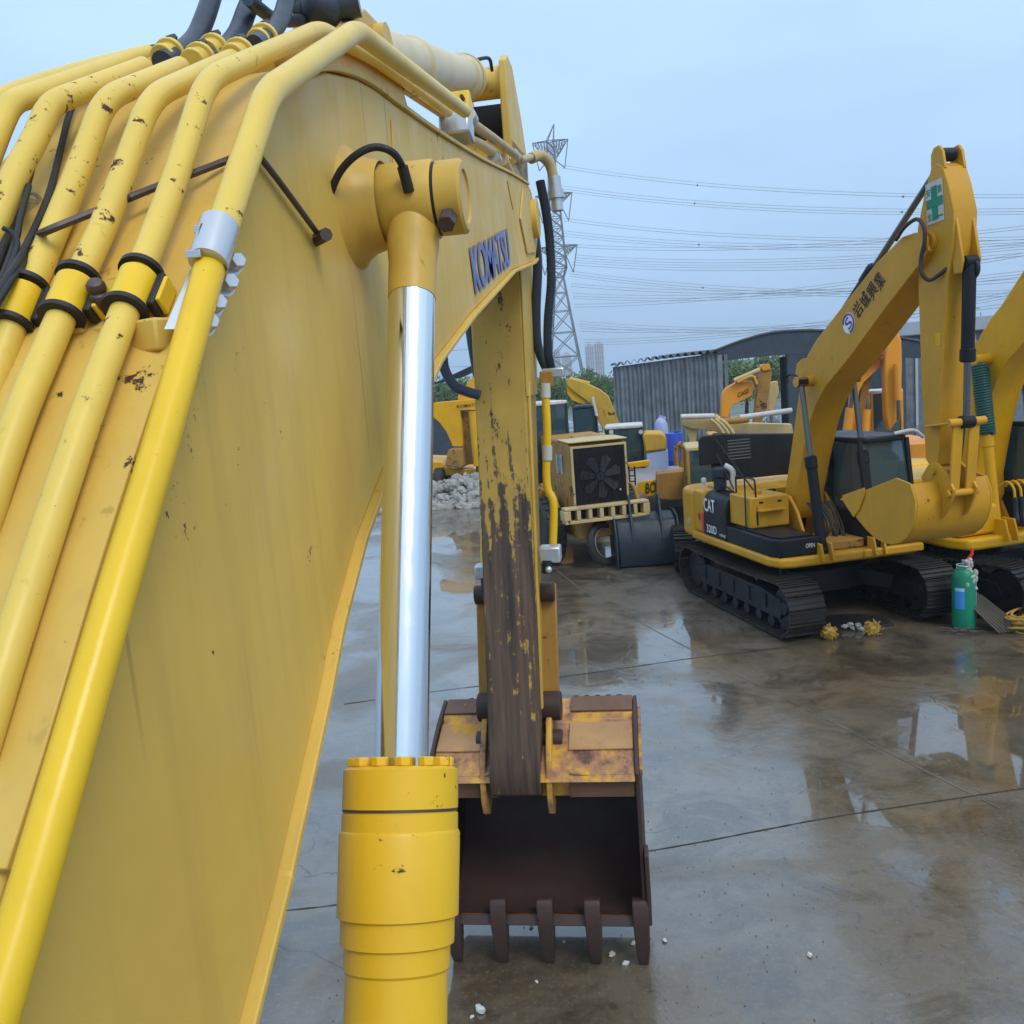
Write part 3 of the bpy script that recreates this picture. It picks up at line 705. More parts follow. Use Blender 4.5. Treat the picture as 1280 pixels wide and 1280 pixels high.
# zinc clamp on the right-hand pipe
c = onx(268, 302, -.6); a = onx(258, 335, -.6); d = (c-a).normalized(); u1, v1 = basis(d)
zc_ = bd(MB().lathe(c-d*.045, d, [(0, .0235), (0, .028), (.08, .029), (.08, .0245)], 36), 'pipe_clamp', STEEL, ex)
for s, t in ((1, .022), (-1, -.005), (1, -.03)):
    q = c+d*t+(-V((.18, 1, .0)).normalized())*.0285
    bd(MB().box(q+V((-.006*s, 0, 0)), (.022, .006, .011), rz=.1), 'interlock_tab', STEEL, zc_, bevel=.001)
bd(MB().box(c+d*(-.002)+V((-.008, -.0298, .003)), (.004, .004, .055), M=Matrix.Rotation(rad(-38), 3, 'X')), 'clamp_slot', BOLT, zc_)
pl = [onx(244, 322, -.63), onx(262, 322, -.61), onx(234, 412, -.61), onx(204, 412, -.63)]
bd(MB().prism([0, 1, 2, 3], lambda i, t: pl[i]+V((0, t, 0)), 0, .006), 'clamp_bracket', STEEL, zc_, bevel=.001)
for q in ((300, 330), (291, 356), (276, 382), (266, 406)):
    h = onx(*q, -.585); 
    b_ = bd(MB().hexb(h-V((.025, -.02, 0)), V((.7, -.55, .2)), .0125, .032), 'bolt', STEEL, zc_, bevel=.0015)
    bd(MB().cyl(h-V((.03, -.02, 0)), h-V((.018, -.012, -.002)), .017, 16), 'washer', STEEL, zc_)
# electric cables on the far left of the boom top
for pts, x, r in (([(100, 112), (86, 145), (75, 190), (62, 240), (44, 285), (18, 335), (-15, 385)], (-1.10, -.90), .006),
                  ([(52, 128), (42, 160), (36, 225), (20, 262), (8, 300), (-10, 350)], (-1.14, -.97), .0075),
                  ([(36, 232), (26, 270), (20, 300), (4, 345), (-20, 400)], (-.97, -.92), .005),
                  ([(4, 285), (16, 292), (22, 306), (10, 340), (-12, 380)], (-.95, -.91), .004),
                  ([(48, 292), (34, 322), (14, 352), (-12, 392)], (-.93, -.89), .005)):
    bd(MB().tube(spline([onx(*q, x[0]+(x[1]-x[0])*min(1, i/(len(pts)-2))) for i, q in enumerate(pts)], 5), r, 10), 'cable', RUB, ex)
bd(MB().tube(spline([onx(*q, -1.0) for q in [(24, 236), (34, 240), (44, 243), (50, 249), (40, 252), (28, 246)]], 4), .004, 6), 'cable_tie', STEEL, ex)

# --- pipes running forward on the right of the boom top
XP = -.66
def fpipe(pts, x0, x1, r, mat):
    n = len(pts); P = [onx(*q, x0+(x1-x0)*i/(n-1)) for i, q in enumerate(pts)]
    return bd(MB().tube(bent(P, .05, 5), r, 18), 'hydraulic_pipe', mat, ex)
fpipe([(432, 64), (480, 92), (556, 144)], -.74, -.74, .02, BEIGE)
fpipe([(580, 148), (615, 172), (652, 200), (666, 196)], -.70, -.66, .026, BEIGE)
fpipe([(576, 170), (600, 180), (618, 192)], -.72, -.70, .026, BEIGE)
c = onx(572, 143, -.69)
vb = bd(MB().box(c, (.12, .10, .17), M=Matrix.Rotation(rad(-30), 3, 'X')), 'pipe_clamp', PIPEB, ex, bevel=.01)
for dx, dz in ((-.035, .05), (.035, .05), (-.035, -.05), (.035, -.05)):
    bd(MB().cyl(c+V((dx, -.07, dz+.0)), c+V((dx, .03, dz)), .009, 8), 'bolt', BOLT, vb)
bd(MB().box(onx(571, 162, -.69), (.13, .13, .09), M=Matrix.Rotation(rad(-12), 3, 'X')), 'clamp_foot', STEEL, vb, bevel=.01)
for q in ((585, 143), (617, 195), (641, 192)):
    c = onx(*q, -.69); bd(MB().lathe(c, V((.1, .9, -.35)), [(0, .02), (0, .036), (.05, .036), (.05, .02)], 18), 'pipe_coupling', STEEL, ex)
c = onx(628, 200, -.70); bd(MB().cyl(c, c+V((.02, .5, -.08)), .034, 14), 'pipe_coupling', BEIGE, ex)
# elbow and hoses hanging down to the arm
c0 = onx(664, 198, -.66)
el = [c0, c0+V((.06, .12, .05)), c0+V((.12, .2, .0)), c0+V((.14, .22, -.12))]
bd(MB().tube(bent(el, .06), .04, 14), 'pipe_elbow', BEIGE, ex)
bd(MB().lathe(c0+V((.14, .22, -.1)), (0.05, 0, -1), [(0, .04), (0, .05), (.1, .05), (.1, .062), (.16, .062), (.16, .045), (.25, .045)], 16), 'hose_fitting', STEEL, ex)
YH = 6.45
def hose(pts, Y, r, mat=HOSE, rib=False, name='rubber_hose'):
    P = spline([ony(*q, Y) for q in pts], 10)
    rs = r
    if rib: 
        P2 = []
        for i in range(len(P)-1):
            for k_ in range(6): P2.append(P[i].lerp(P[i+1], k_/6))
        P2.append(P[-1]); P = P2; rs = [r*(1.06 if i % 2 else .92) for i in range(len(P))]
    return bd(MB().tube(P, rs, 14), name, mat, ex)
hose([(675, 226), (682, 262), (687, 300), (689, 350), (685, 400), (685, 440), (690, 464)], 6.6, .033, rib=True)
hose([(668, 290), (672, 330), (670, 390), (672, 430), (682, 458), (692, 468)], 6.75, .036)
hose([(586, 400), (590, 430), (597, 470)], 6.5, .035)
hose([(553, 440), (556, 462), (568, 482), (585, 490), (600, 494)], 6.1, .035)
bd(MB().box(ony(692, 466, 6.55), (.16, .1, .07)), 'hose_fitting', STEEL, ex, bevel=.01)
bd(MB().box(ony(684, 474, 6.55), (.1, .12, .12)), 'hose_fitting', OCHRE, ex, bevel=.01)
hose([(681, 480), (684, 540), (683, 590), (685, 612), (692, 632), (691, 690)], 6.5, .03, PIPEB, name='hydraulic_pipe')
for q in ((682, 488), (684, 566)): bd(MB().cyl(ony(q[0], q[1]-9, 6.5), ony(q[0], q[1]+9, 6.5), .037, 18), 'pipe_sleeve', WHITE, ex)
vv = bd(MB().box(ony(688, 692, 6.35), (.16, .14, .12)), 'stop_valve', STEEL, ex, bevel=.015)
bd(MB().cyl(ony(684, 700, 6.3), ony(684, 716, 6.3), .04, 12), 'valve_body', RUB, vv); bd(MB().ball(ony(686, 712, 6.2), .025), 'valve_nut', STEEL, vv)
vv = bd(MB().box(ony(604, 714, 6.4), (.12, .12, .11)), 'stop_valve', STEEL, ex, bevel=.015)
bd(MB().cyl(ony(608, 722, 6.35), ony(610, 748, 6.35), .045, 12), 'valve_body', RUB, vv)
hose([(599, 480), (602, 540), (605, 640), (605, 708)], 6.7, .028, PIPEB, name='hydraulic_pipe')

# --- arm cylinder above the boom
a0 = V((-.9, 2.8, 5.38)); a1 = V((-.9, 5.55, 6.13)); ad = (a1-a0).normalized(); L = (a1-a0).length
ac = bd(MB().lathe(a0, ad, [(0, .06), (.02, .1), (.12, .105), (L*.44, .105), (L*.445, .118), (L*.47, .118), (L*.475, .107), (L*.9, .107), (L*.905, .124), (L-.01, .126), (L, .115), (L, .055)], 48), 'arm_cylinder', CREAM, ex, smooth=25)
bd(MB().lathe(a0+ad*(L-.15), ad, [(0, .12), (0, .131), (.075, .131), (.075, .12)], 48), 'collar', YEL, ac)
re = V((-.88, 6.12, 6.27))
bd(MB().cyl(a1-ad*.05, re, .055, 40), 'rod', CHR, ac)
bd(MB().cyl(re-V((.13, 0, 0)), re+V((.13, 0, 0)), .1, 28), 'rod_eye', YEL, ac)
bd(MB().tube(spline([dep(586, 88, 5.3), dep(590, 78, 5.3), dep(603, 73, 5.4), dep(612, 74, 5.5), dep(615, 88, 5.6)], 5), .011, 8), 'grease_hose', RUB, ac)

# --- arm hanging from the boom tip
def leanx(x, z): return x - (5.2-z)*.028 + .0
def armmesh(pts, x0, x1):
    m = MB().px(pts, x0, x1)
    for v in m.v: v.x = leanx(v.x, v.z)
    return m
AX0, AX1 = -1.10, -.735
arm_p = [(6.06, 5.9), (6.12, 5.5), (6.2, 4.9), (6.2, 4.3), (6.14, 3.2), (6.02, 2.2), (5.96, 1.7), (5.925, 1.55), (5.93, 1.43), (5.97, 1.33), (6.06, 1.28), (6.25, 1.28), (6.4, 1.36), (6.48, 1.8), (6.66, 3.1), (6.9, 4.6), (7.0, 5.4), (7.0, 6.0)]
arm = bd(armmesh(arm_p, AX0, AX1), 'arm', WORN, ex, bevel=.012)
chk = [(6.06, 5.75), (5.98, 6.1), (5.98, 6.36), (6.08, 6.42), (6.3, 6.42), (6.7, 6.2), (7.0, 5.95), (7.0, 5.75)]
for x0, x1 in ((AX0, AX0+.05), (AX1-.05, AX1)):
    bd(armmesh(chk, x0, x1), 'clevis', YEL, arm, bevel=.01)
bd(armmesh([(6.45, 5.8), (6.5, 6.25), (6.6, 6.2), (6.6, 5.8)], AX0+.05, AX1-.05), 'clevis_web', BLK, arm)
bd(armmesh([(6.2, 4.2), (6.2, 4.9), (6.12, 5.4), (6.25, 5.4), (7.02, 5.4), (7.02, 4.9), (6.85, 4.2)], AX1+.001, AX1+.012), 'doubler_plate', YEL, arm, bevel=.003)
bd(armmesh([(6.19, 1.9), (6.26, 3.2), (6.3, 4.3), (6.34, 4.3), (6.31, 3.2), (6.24, 1.9)], AX1+.001, AX1+.018), 'side_strip', YEL, arm, bevel=.003)
# --- linkage and bucket
for s, x in ((1, -.70), (-1, -1.17)):
    xx = leanx(x, 2)
    lb = bd(MB().beam((xx, 6.42, 1.72), (xx+.02, 6.62, 2.75), .045, .16, (1, 0, 0)), 'link_bar', OCHRE, ex, bevel=.012)
    bd(MB().cyl((xx-.07, 6.36, 1.86), (xx+.1, 6.36, 1.86), .11, 28), 'pin', RUST, ex, bevel=.01)
    bd(MB().cyl((xx-.06, 6.55, 2.7), (xx+.09, 6.55, 2.7), .075, 24), 'pin', RUST, ex, bevel=.01)
    bd(MB().cyl((xx-.09, 6.3, 1.62), (xx+.10, 6.3, 1.62), .07, 20), 'pin', RUST, ex, bevel=.01)
BXc = -.905; BH = .745
sh_o = [(5.93, .36), (6.25, .24), (6.6, .26), (6.95, .48), (7.12, .85), (7.1, 1.25), (6.95, 1.55), (6.72, 1.76)]
sh_o = [(p.y, p.z) for p in spline([V((0, *q)) for q in sh_o], 4)]
top_ = [(6.72, 1.78), (6.52, 1.73), (6.49, 1.69), (6.44, 1.68), (6.16, 1.575), (6.12, 1.545), (6.0, 1.44), (5.98, 1.42), (6.06, 1.40), (6.08, 1.27)]
inn = [(6.14, 1.27), (6.12, 1.42), (6.2, 1.52), (6.45, 1.62), (6.68, 1.66), (6.9, 1.48), (7.04, 1.22), (7.05, .87), (6.9, .53), (6.6, .32), (6.26, .30), (5.95, .39)]
bsh = bd(MB().px(sh_o+top_+inn, BXc-BH, BXc+BH), 'bucket', BKT, ex, bevel=.004)
# dark bare steel lining inside
lin = [(6.145, 1.265), (6.125, 1.42), (6.2, 1.517), (6.45, 1.616), (6.68, 1.655), (6.895, 1.475), (7.035, 1.22), (7.045, .87), (6.895, .535), (6.6, .325), (6.26, .305), (5.99, .383)]
lin2 = [(p[0]-.012*(1 if p[0] > 6.3 else .3), p[1]+(.012 if p[1] < .7 else -.012)) for p in lin]
bd(MB().px(lin+lin2[::-1], BXc-BH+.002, BXc+BH-.002), 'bucket_lining', RUST, bsh)
side = sh_o+[(6.70, 1.8), (6.40, 1.72), (6.12, 1.6), (6.0, 1.47), (6.03, 1.2), (5.98, .8)]
for s in (-1, 1):
    xa = BXc+s*BH
    sp_ = bd(MB().px(side, min(xa+s*.002, xa+s*.032), max(xa+s*.002, xa+s*.032)), 'side_plate', RUST, bsh, bevel=.006)
    xb = xa+s*.034
    bd(MB().px([(5.9, .35), (5.92, .62), (5.93, .88), (6.02, .92), (6.1, .84), (6.16, .4)], min(xb, xb+s*.03), max(xb, xb+s*.03)), 'side_cutter', RUST, bsh, bevel=.008)
    bd(MB().px([(6.1, 1.46), (6.38, 1.6), (6.72, 1.7), (6.74, 1.64), (6.4, 1.52), (6.12, 1.4)], min(xb-.002*s, xb+s*.022), max(xb-.002*s, xb+s*.022)), 'wear_strip', BKT, bsh, bevel=.004)
bd(MB().box((BXc, 5.945, .36), (2*BH+.06, .075, .03), M=Matrix.Rotation(rad(60), 3, 'X')), 'cutting_edge', RUST, bsh, bevel=.006)
for i in range(5):
    x = BXc+.03-.70+i*.35
    tt = [(5.98, .52), (6.03, .50), (6.05, .36), (6.0, .12), (5.99, .0), (5.955, .0), (5.91, .12), (5.885, .33), (5.9, .49), (5.93, .53)]
    m = MB(); n = len(tt); o = 0
    for sx in (-1, 1):
        for (y, z) in tt:
            wv = .060 if z > .3 else (.052 if z > .1 else .036)
            m.v.append(V((x+sx*wv, y, z)))
    m.f.append(list(range(n))[::-1]); m.f.append(list(range(n, 2*n)))
    for q in range(n): j = (q+1) % n; m.f.append([q, j, n+j, n+q])
    bd(m, 'tooth', RUST, bsh, bevel=.012)
for s in (-1, 1):
    for dx in (.0,):
        x = leanx(-.92, 1.4)+s*.245
        bd(MB().px([(5.98, 1.28), (6.0, 1.45), (6.1, 1.62), (6.3, 1.84), (6.45, 1.88), (6.58, 1.78), (6.62, 1.72), (6.4, 1.66), (6.12, 1.5), (6.2, 1.3), (6.2, 1.18), (6.1, 1.12), (6.02, 1.16)], x-.022, x+.022), 'bucket_lug', BKT, bsh, bevel=.008)
        bd(MB().cyl((x-.02*s, 6.16, 1.36), (x+.05*s, 6.16, 1.36), .065, 22), 'pin_boss', BKT, bsh, bevel=.006)
for s, n_ in ((-1, 4), (1, 5)):
    for i in range(n_):
        x = BXc+s*(.30+i*.085); bd(MB().cyl((x, 6.74, 1.75), (x, 6.75, 1.79), .02, 8), 'bolt', RUST, bsh)
PNK = paint('pinkish worn plate', (.44, .25, .10), .4, .62, chipcol=(.48, .26, .03), grime=.9, grimecol=(.24, .11, .06), cs=5, drips=.6)
BRN = paint('brown rubbed steel', (.17, .085, .05), .5, .3, chipcol=(.4, .24, .04), grime=.7, cs=5)
for s in (-1, 1):
    xa, xb = sorted((BXc+s*(BH-.004), BXc+s*.265))
    bd(MB().px([(6.045, 1.275), (6.035, 1.395), (6.05, 1.398), (6.07, 1.275)], xa, xb), 'front_plate', BRN, bsh, bevel=.003)
    bd(MB().px([(6.165, 1.583), (6.43, 1.683), (6.43, 1.696), (6.165, 1.596)], xa, xb), 'wear_plate', PNK, bsh, bevel=.003)
    bd(MB().px([(6.53, 1.739), (6.71, 1.786), (6.71, 1.80), (6.53, 1.752)], xa, xb), 'wear_plate', BRN, bsh, bevel=.003)
# far lip of the bucket top, rib across the yellow face
bd(MB().tube([V((BXc-BH+.02, 6.03, 1.455)), V((BXc-.45, 6.03, 1.45)), V((BXc-.28, 6.02, 1.48))], .014, 8), 'weld_seam', BKT, bsh)
bd(MB().tube([V((BXc+BH-.02, 6.03, 1.455)), V((BXc+.45, 6.03, 1.45)), V((BXc+.28, 6.02, 1.48))], .014, 8), 'weld_seam', BKT, bsh)
# --- the rest of the machine, behind and below the photographer
m = MB().pz([(-2.35, -3.4), (.55, -3.4), (.6, .1), (.3, .35), (-2.0, .35), (-2.35, .1)], 1.25, 1.5)
bd(m, 'deck', YEL, ex, bevel=.03)
bd(MB().pz([(-.25, -3.3), (.55, -3.3), (.55, .2), (-.25, .2)], 1.51, 2.35), 'side_box', YEL, ex, bevel=.05)
bd(MB().pz([(-2.3, -3.3), (-1.35, -3.3), (-1.35, .1), (-2.3, .1)], 1.51, 2.4), 'side_box', YEL, ex, bevel=.05)
bd(MB().pz([(-1.3, -3.3), (-.3, -3.3), (-.3, -1.4), (-1.3, -1.4)], 1.51, 2.4), 'engine_hood', YEL, ex, bevel=.05)
MBt = MB()
for x in (-2.25, .45):
    o = track(ex, x+.9, L=3.6, Rr=.47, wd=.7, zc=.52, n=40); o.location = (0, -1.3, 0)
bd(MB().box((-.9, -1.3, .85), (2.2, 2.2, .75)), 'undercarriage_frame', BLK, ex, bevel=.05)

# ================================================================== 2. amber excavator on tracks, right of centre
def head_thing(name, x, y, head, label, cat='excavator', group=None): return thing(name, (x, y, 0), label, cat, group, rad(180+head))
ct = head_thing('excavator', 2.8, 15.95, 20, 'amber excavator with black engine cover raised, bucket curled up in front of its black cab', group='excavators parked across the yard')
undercarriage(ct, 1.19, 3.4, .6)
# house
deck = [(1.3, -1.9), (1.32, -1.0), (1.32, 1.15), (1.22, 1.42), (1.05, 1.48), (.45, 1.48), (-.3, 1.48), (-1.2, 1.48), (-1.32, 1.3), (-1.32, -1.9)]
dk = MB().pz(deck, 1.03, 1.2).build('deck', CATY, ct, bevel=.05, seg=3)
cw = MB().pz(arc_cw(1.3, -2.55, -1.75), 1.05, 2.0).build('counterweight', CATY, ct, bevel=.1, seg=4)
MB().pz([(1.29, -1.745), (1.29, -1.3), (.2, -1.3), (.2, -1.745)], 1.21, 2.02).build('side_panel', CATY, ct, bevel=.06, seg=3)
# black panel with a rounded shoulder: profile in (x, z) swept along y
def xzprism(mb, pts, y0, y1): return mb.prism(pts, lambda p, t: (p[0], t, p[1]), y0, y1)
pan = [(1.3, 1.21), (1.3, 1.75), (1.26, 1.92), (1.16, 2.02), (1.0, 2.06), (.3, 2.07), (.3, 1.21)]
pb = xzprism(MB(), pan, -1.295, -.35).build('side_panel', BLK, ct, bevel=.02)
xzprism(MB(), [(1.303, 1.24), (1.303, 1.6), (1.308, 1.6), (1.308, 1.24)], -1.36, -1.27).build('stripe', REDP, pb, bevel=0)
text('lettering', 'CAT', LETW, pb, (1.304, -1.24, 1.66), (0, .46, 0), (0, 0, .25), None, .003, True)
text('lettering', '320D', LETW, pb, (1.304, -1.16, 1.27), (0, .42, 0), (0, 0, .15), None, .003, True)
text('lettering', 'HYDRAULIC', LETW, pb, (1.304, -.62, 1.27), (0, .26, 0), (0, 0, .05), None, .003, True)
MB().box((1.305, -1.5, 1.52), (.01, .07, .12)).build('vent_plate', REDP, cw)
MB().cyl((1.30, -2.0, 1.35), (1.308, -2.0, 1.35), .07, 20).build('emblem', STEEL, cw)
# tool box, fuel tank
tb = MB().pz([(1.3, -.345), (1.3, 1.2), (1.2, 1.4), (.52, 1.42), (.52, -.345)], 1.205, 1.50).build('tool_box', BLK, ct, bevel=.03)
MB().pz([(1.24, -.1), (1.24, 1.2), (1.16, 1.33), (.6, 1.34), (.6, -.1)], 1.502, 1.535).build('lid', BLK, tb, bevel=.01)
text('lettering', 'OPEN', LETW, tb, (.78, 1.424, 1.33), (-.16, 0, 0), (0, 0, .07), None, .002)
ft = MB().pz([(1.22, -.34), (1.22, .45), (.5, .45), (.5, -.34)], 1.54, 2.08).build('fuel_tank', CATY, ct, bevel=.03)
MB().box((.86, .5, 1.85), (.5, .12, .03)).build('step', CATY, ft, bevel=.005); MB().cyl((.9, .1, 2.08), (.9, .1, 2.14), .07, 16).build('filler_cap', CATY, ft)
for dx in (-.18, .16): MB().box((.86+dx, .456, 1.98), (.07, .012, .03)).build('latch', BLK, ft)
# engine deck
MB().pz([(1.0, -1.74), (1.0, -.35), (-1.25, -.55), (-1.25, -1.74)], 1.95, 2.075).build('engine_deck', CATY, ct, bevel=.02)
MB().box((0, -1.1, 1.6), (2.4, 1.2, .7)).build('engine_bay', BLK, ct)
# raised engine cover
hd = MB().prism([(1.02, 2.15), (.98, 3.0), (.9, 3.07), (.42, 3.02), (-.78, 2.92), (-.82, 2.15)], lambda p, t: (p[0], t-.12*(p[1]-2.15), p[1]), -1.5, -1.43).build('engine_cover', BLK, ct, bevel=.03, seg=3)
MB().prism([(1.3, 2.5), (1.28, 2.98), (1.2, 3.05), (.82, 3.05), (.78, 2.5)], lambda p, t: (p[0], t-.1*(p[1]-2.15), p[1]), -1.36, -1.31).build('engine_cover', BLK, ct, bevel=.02)
lv = MB()
for i in range(7): lv.box((.42, -1.425-.12*(.4+i*.055), 2.55+i*.058), (.46, .012, .022))
lv.build('louvre', ROOFG, hd)
for a, b in (((1.0, -.6, 2.1), (1.02, -1.2, 2.7)), ((.62, .3, 1.54), (.95, -1.36, 2.95))): MB().cyl(a, b, .014, 8).build('prop_rod', BLK, ct)
MB().tube(bent([(.86, -.9, 2.05), (.86, -.9, 2.42), (.98, -.98, 2.5)], .1), .055, 14).build('exhaust_pipe', WHITE, ct)
MB().lathe((1.05, -1.05, 2.06), (0, 0, 1), [(0, .12), (.2, .12), (.24, .15), (.38, .15), (.42, .1)], 18).build('air_precleaner', NAVY, ct)
MB().lathe((1.15, -1.55, 2.06), (0, 0, 1), [(0, .03), (.08, .03), (.09, .05), (.16, .05), (.18, .03)], 10).build('breather', WHITE, ct)
# rails and mirror
MB().tube(bent([(1.1, -.3, 2.08), (1.1, -.3, 2.38), (1.1, .4, 2.38), (1.1, .46, 1.6)], .06), .016, 8).build('handrail', BLK, ct)
MB().tube(bent([(1.15, -.2, 1.55), (1.16, -.25, 2.1), (1.12, -.9, 2.2)], .06), .014, 8).build('handrail', BLK, ct)
MB().tube(bent([(1.24, .3, 1.5), (1.26, .35, 2.0), (1.26, .35, 2.55)], .05), .013, 8).build('mirror_arm', BLK, ct)
MB().box((1.2, 1.36, 1.05), (.03, .03, .5)).build('antenna', BLK, ct)
# boom foot brackets, hydraulic block
for x in (.34, -.34):
    MB().px([(-.5, 1.2), (.75, 1.2), (.45, 1.75), (.2, 2.0), (-.1, 2.02), (-.35, 1.7)], x-.03, x+.03).build('boom_bracket', CATY, ct, bevel=.02)
mbh = MB()
for i in range(9):
    x = -.22+i*.055; mbh.tube(spline([(x, .7+R.uniform(0, .3), 1.25), (x+R.uniform(-.06, .06), .85+R.uniform(0, .2), 1.4), (x+R.uniform(-.05, .05), .8, 1.6+R.uniform(-.05, .1)), (x, .55, 1.9)], 4), .02, 8)
mbh.build('hydraulic_hoses', RUB, ct)
MB().box((0, .9, 1.28), (.7, .8, .15)).build('control_valve', OCHRE, ct, bevel=.02)
for s in (1, -1):
    for dx in (-.09, .09): MB().px([(1.15, 1.1), (1.6, 1.1), (1.52, 1.38), (1.25, 1.4)], s*.47+dx-.02, s*.47+dx+.02).build('cylinder_lug', CATY, ct, bevel=.01)
cab(ct, -1.28, -.36, -.55, 1.38, 1.2, 2.98, BLK)
MB().box((-.82, 1.40, 1.36), (.9, .1, .3)).build('cab_skirt', BLK, ct, bevel=.03)
MB().box((-.75, 1.46, 1.13), (1.1, .12, .14)).build('bumper', CATY, ct, bevel=.03)
MB().tube(bent([(-1.0, 1.2, 3.0), (-1.3, 1.3, 3.05), (-1.5, 1.25, 2.9)], .1), .03, 10).build('cab_light', WHITE, ct)
MB().ball((-.7, .9, 2.0), .12, 12, 8, (1, .6, 1.2)).build('safety_vest', paint('lime fabric', (.45, .6, .05), .8, 0), ct)
bm, st, f, g = boom_arm(ct, (.05, 1.78), (3.66, 5.68), (3.66, 2.92), CATY, hb=.27, hs=.17, bw=1.12, mouth=math.pi+.30, bscale=1.0, bside=1, cylmat=BLK, cylbase=(1.38, 1.25), buckO=(3.52, 2.62))
# lettering and emblem on the boom
Ub = (V((0, *f((3.2, .0))))-V((0, *f((2.2, .0))))).normalized(); Wb = V((0, -Ub.z, Ub.y))
def onboom(a, p): return V((.273, *f((a, p))))
chars = '岩城興業'
def lp(px, py, x):
    a = rad(200); exv = V((math.cos(a), math.sin(a), 0)); L = V((2.8, 15.95, 0)); d = ray(px, py); t = (x-(CAM-L).dot(exv))/d.dot(exv); q = CAM+d*t-L
    eyv = V((-math.sin(a), math.cos(a), 0)); return V((x, q.dot(eyv), q.z))
ec = lp(1061, 404, .272)
MB().lathe(ec, (1, 0, 0), [(0, .02), (0, .155), (.004, .155)], 28).build('emblem', LETW, bm)
text('emblem', 'S', PURP, bm, ec+V((.006, 0, 0))-Ub*.07-Wb*.09, Ub*.14, Wb*.18, None, .002, True)
MB().tube([ec+V((.006, 0, 0))+(Ub*math.cos(a*.35)+Wb*math.sin(a*.35))*.135 for a in range(-6, 8)], .014, 6).build('emblem', PURP, bm)
for ch, q in zip(chars, ((1072, 388), (1081, 376), (1090, 364), (1099, 352))):
    p = lp(*q, .272)-Ub*.085-Wb*.12
    text('lettering', ch, LETB, bm, p, Ub*.18, Wb*.25, None, .003, False); text('lettering', ch, LETB, bm, p+Ub*.012, Ub*.18, Wb*.25, None, .0036, False)
# green cross safety sign on the arm
c = onboom(0, 0); c = V((.173, *g((-.45, .085))))
Uv = V((0, -math.sin(rad(4)), math.cos(rad(4)))); Hv = V((0, math.cos(rad(4)), math.sin(rad(4))))
def plq(name, mat, u0, u1, v0, v1, lift, par):
    P = [c+Hv*u+Uv*v+V((lift, 0, 0)) for u, v in ((u0, v0), (u1, v0), (u1, v1), (u0, v1))]
    m = MB(); m.v = P+[p+V((.003, 0, 0)) for p in P]; m.f = [[3, 2, 1, 0], [4, 5, 6, 7], [0, 1, 5, 4], [1, 2, 6, 5], [2, 3, 7, 6], [3, 0, 4, 7]]
    return m.build(name, mat, par)
sgn = plq('sign', WHITE, -.16, .16, -.26, .26, .001, st)
plq('green_cross', GREENS, -.055, .055, -.22, .2, .005, sgn); plq('green_cross', GREENS, -.15, .15, -.06, .05, .009, sgn)
for ch, u, v in (('安', -.15, .09), ('全', -.15, -.21), ('第', .06, .09), ('一', .06, -.2)):
    hh = .1 if ch != '一' else .02
    text('lettering', ch, GREENS, sgn, c+Hv*u+Uv*v+V((.006, 0, 0)), Hv*.085, Uv*hh, None, .002, True)
MB().box((.172, *g((1.15, .12))), (.004, .1, .16)).build('sticker', YEL2, st)
# hoses at the boom tip
def lp(px, py, x): 
    a = rad(200); exv = V((math.cos(a), math.sin(a), 0)); L = V((2.8, 15.95, 0)); d = ray(px, py); t = (x-(CAM-L).dot(exv))/d.dot(exv); q = CAM+d*t-L
    eyv = V((-math.sin(a), math.cos(a), 0)); return V((x, q.dot(eyv), q.z))
for pts, x, r in (([(1120, 300), (1130, 285), (1145, 274), (1154, 282), (1156, 300), (1151, 325), (1153, 343), (1163, 350), (1178, 340), (1190, 330)], .34, .026),
                  ):
    MB().tube(spline([lp(*q, x-max(0, i-6)*.075) for i, q in enumerate(pts)], 5), r, 10).build('rubber_hose', RUST if x > .3 else RUB, ct)
MB().tube(spline([lp(*q, -.05) for q in [(1212, 327), (1221, 328), (1222, 340), (1214, 352)]], 5), .028, 10).build('rubber_hose', RUB, ct)
MB().tube(spline([lp(*q, .36) for q in [(985, 478), (984, 470), (992, 468), (1000, 474)]], 5), .02, 10).build('rubber_hose', RUB, ct)

# ================================================================== 3. deep yellow excavator cut by the right edge
H2 = 24
m2 = head_thing('excavator', 5.7, 16.6, H2, 'deep yellow excavator with green spring sleeves on its boom cylinders, at the right edge', group='excavators parked across the yard')
undercarriage(m2, 1.22, 3.5, .6, swing=rad(10))
MB().pz(deck, 1.05, 1.24).build('deck', YEL2, m2, bevel=.05, seg=3)
MB().pz(arc_cw(1.3, -2.6, -1.7), 1.05, 2.1).build('counterweight', YEL2, m2, bevel=.1, seg=4)
MB().box((0, -.9, 1.65), (2.5, 1.55, .82)).build('engine_bay', YEL2, m2, bevel=.06)
MB().pz([(1.28, .0), (1.28, 1.3), (.5, 1.3), (.5, .0)], 1.25, 1.75).build('tool_box', YEL2, m2, bevel=.06)
for x in (.34, -.34):
    MB().px([(-.5, 1.2), (.75, 1.2), (.45, 1.75), (.2, 2.0), (-.1, 2.02), (-.35, 1.7)], x-.03, x+.03).build('boom_bracket', YEL2, m2, bevel=.02)
for s in (1, -1):
    for dx in (-.09, .09): MB().px([(1.15, 1.15), (1.6, 1.15), (1.5, 1.5), (1.25, 1.5)], s*.47+dx-.02, s*.47+dx+.02).build('cylinder_lug', YEL2, m2, bevel=.01)
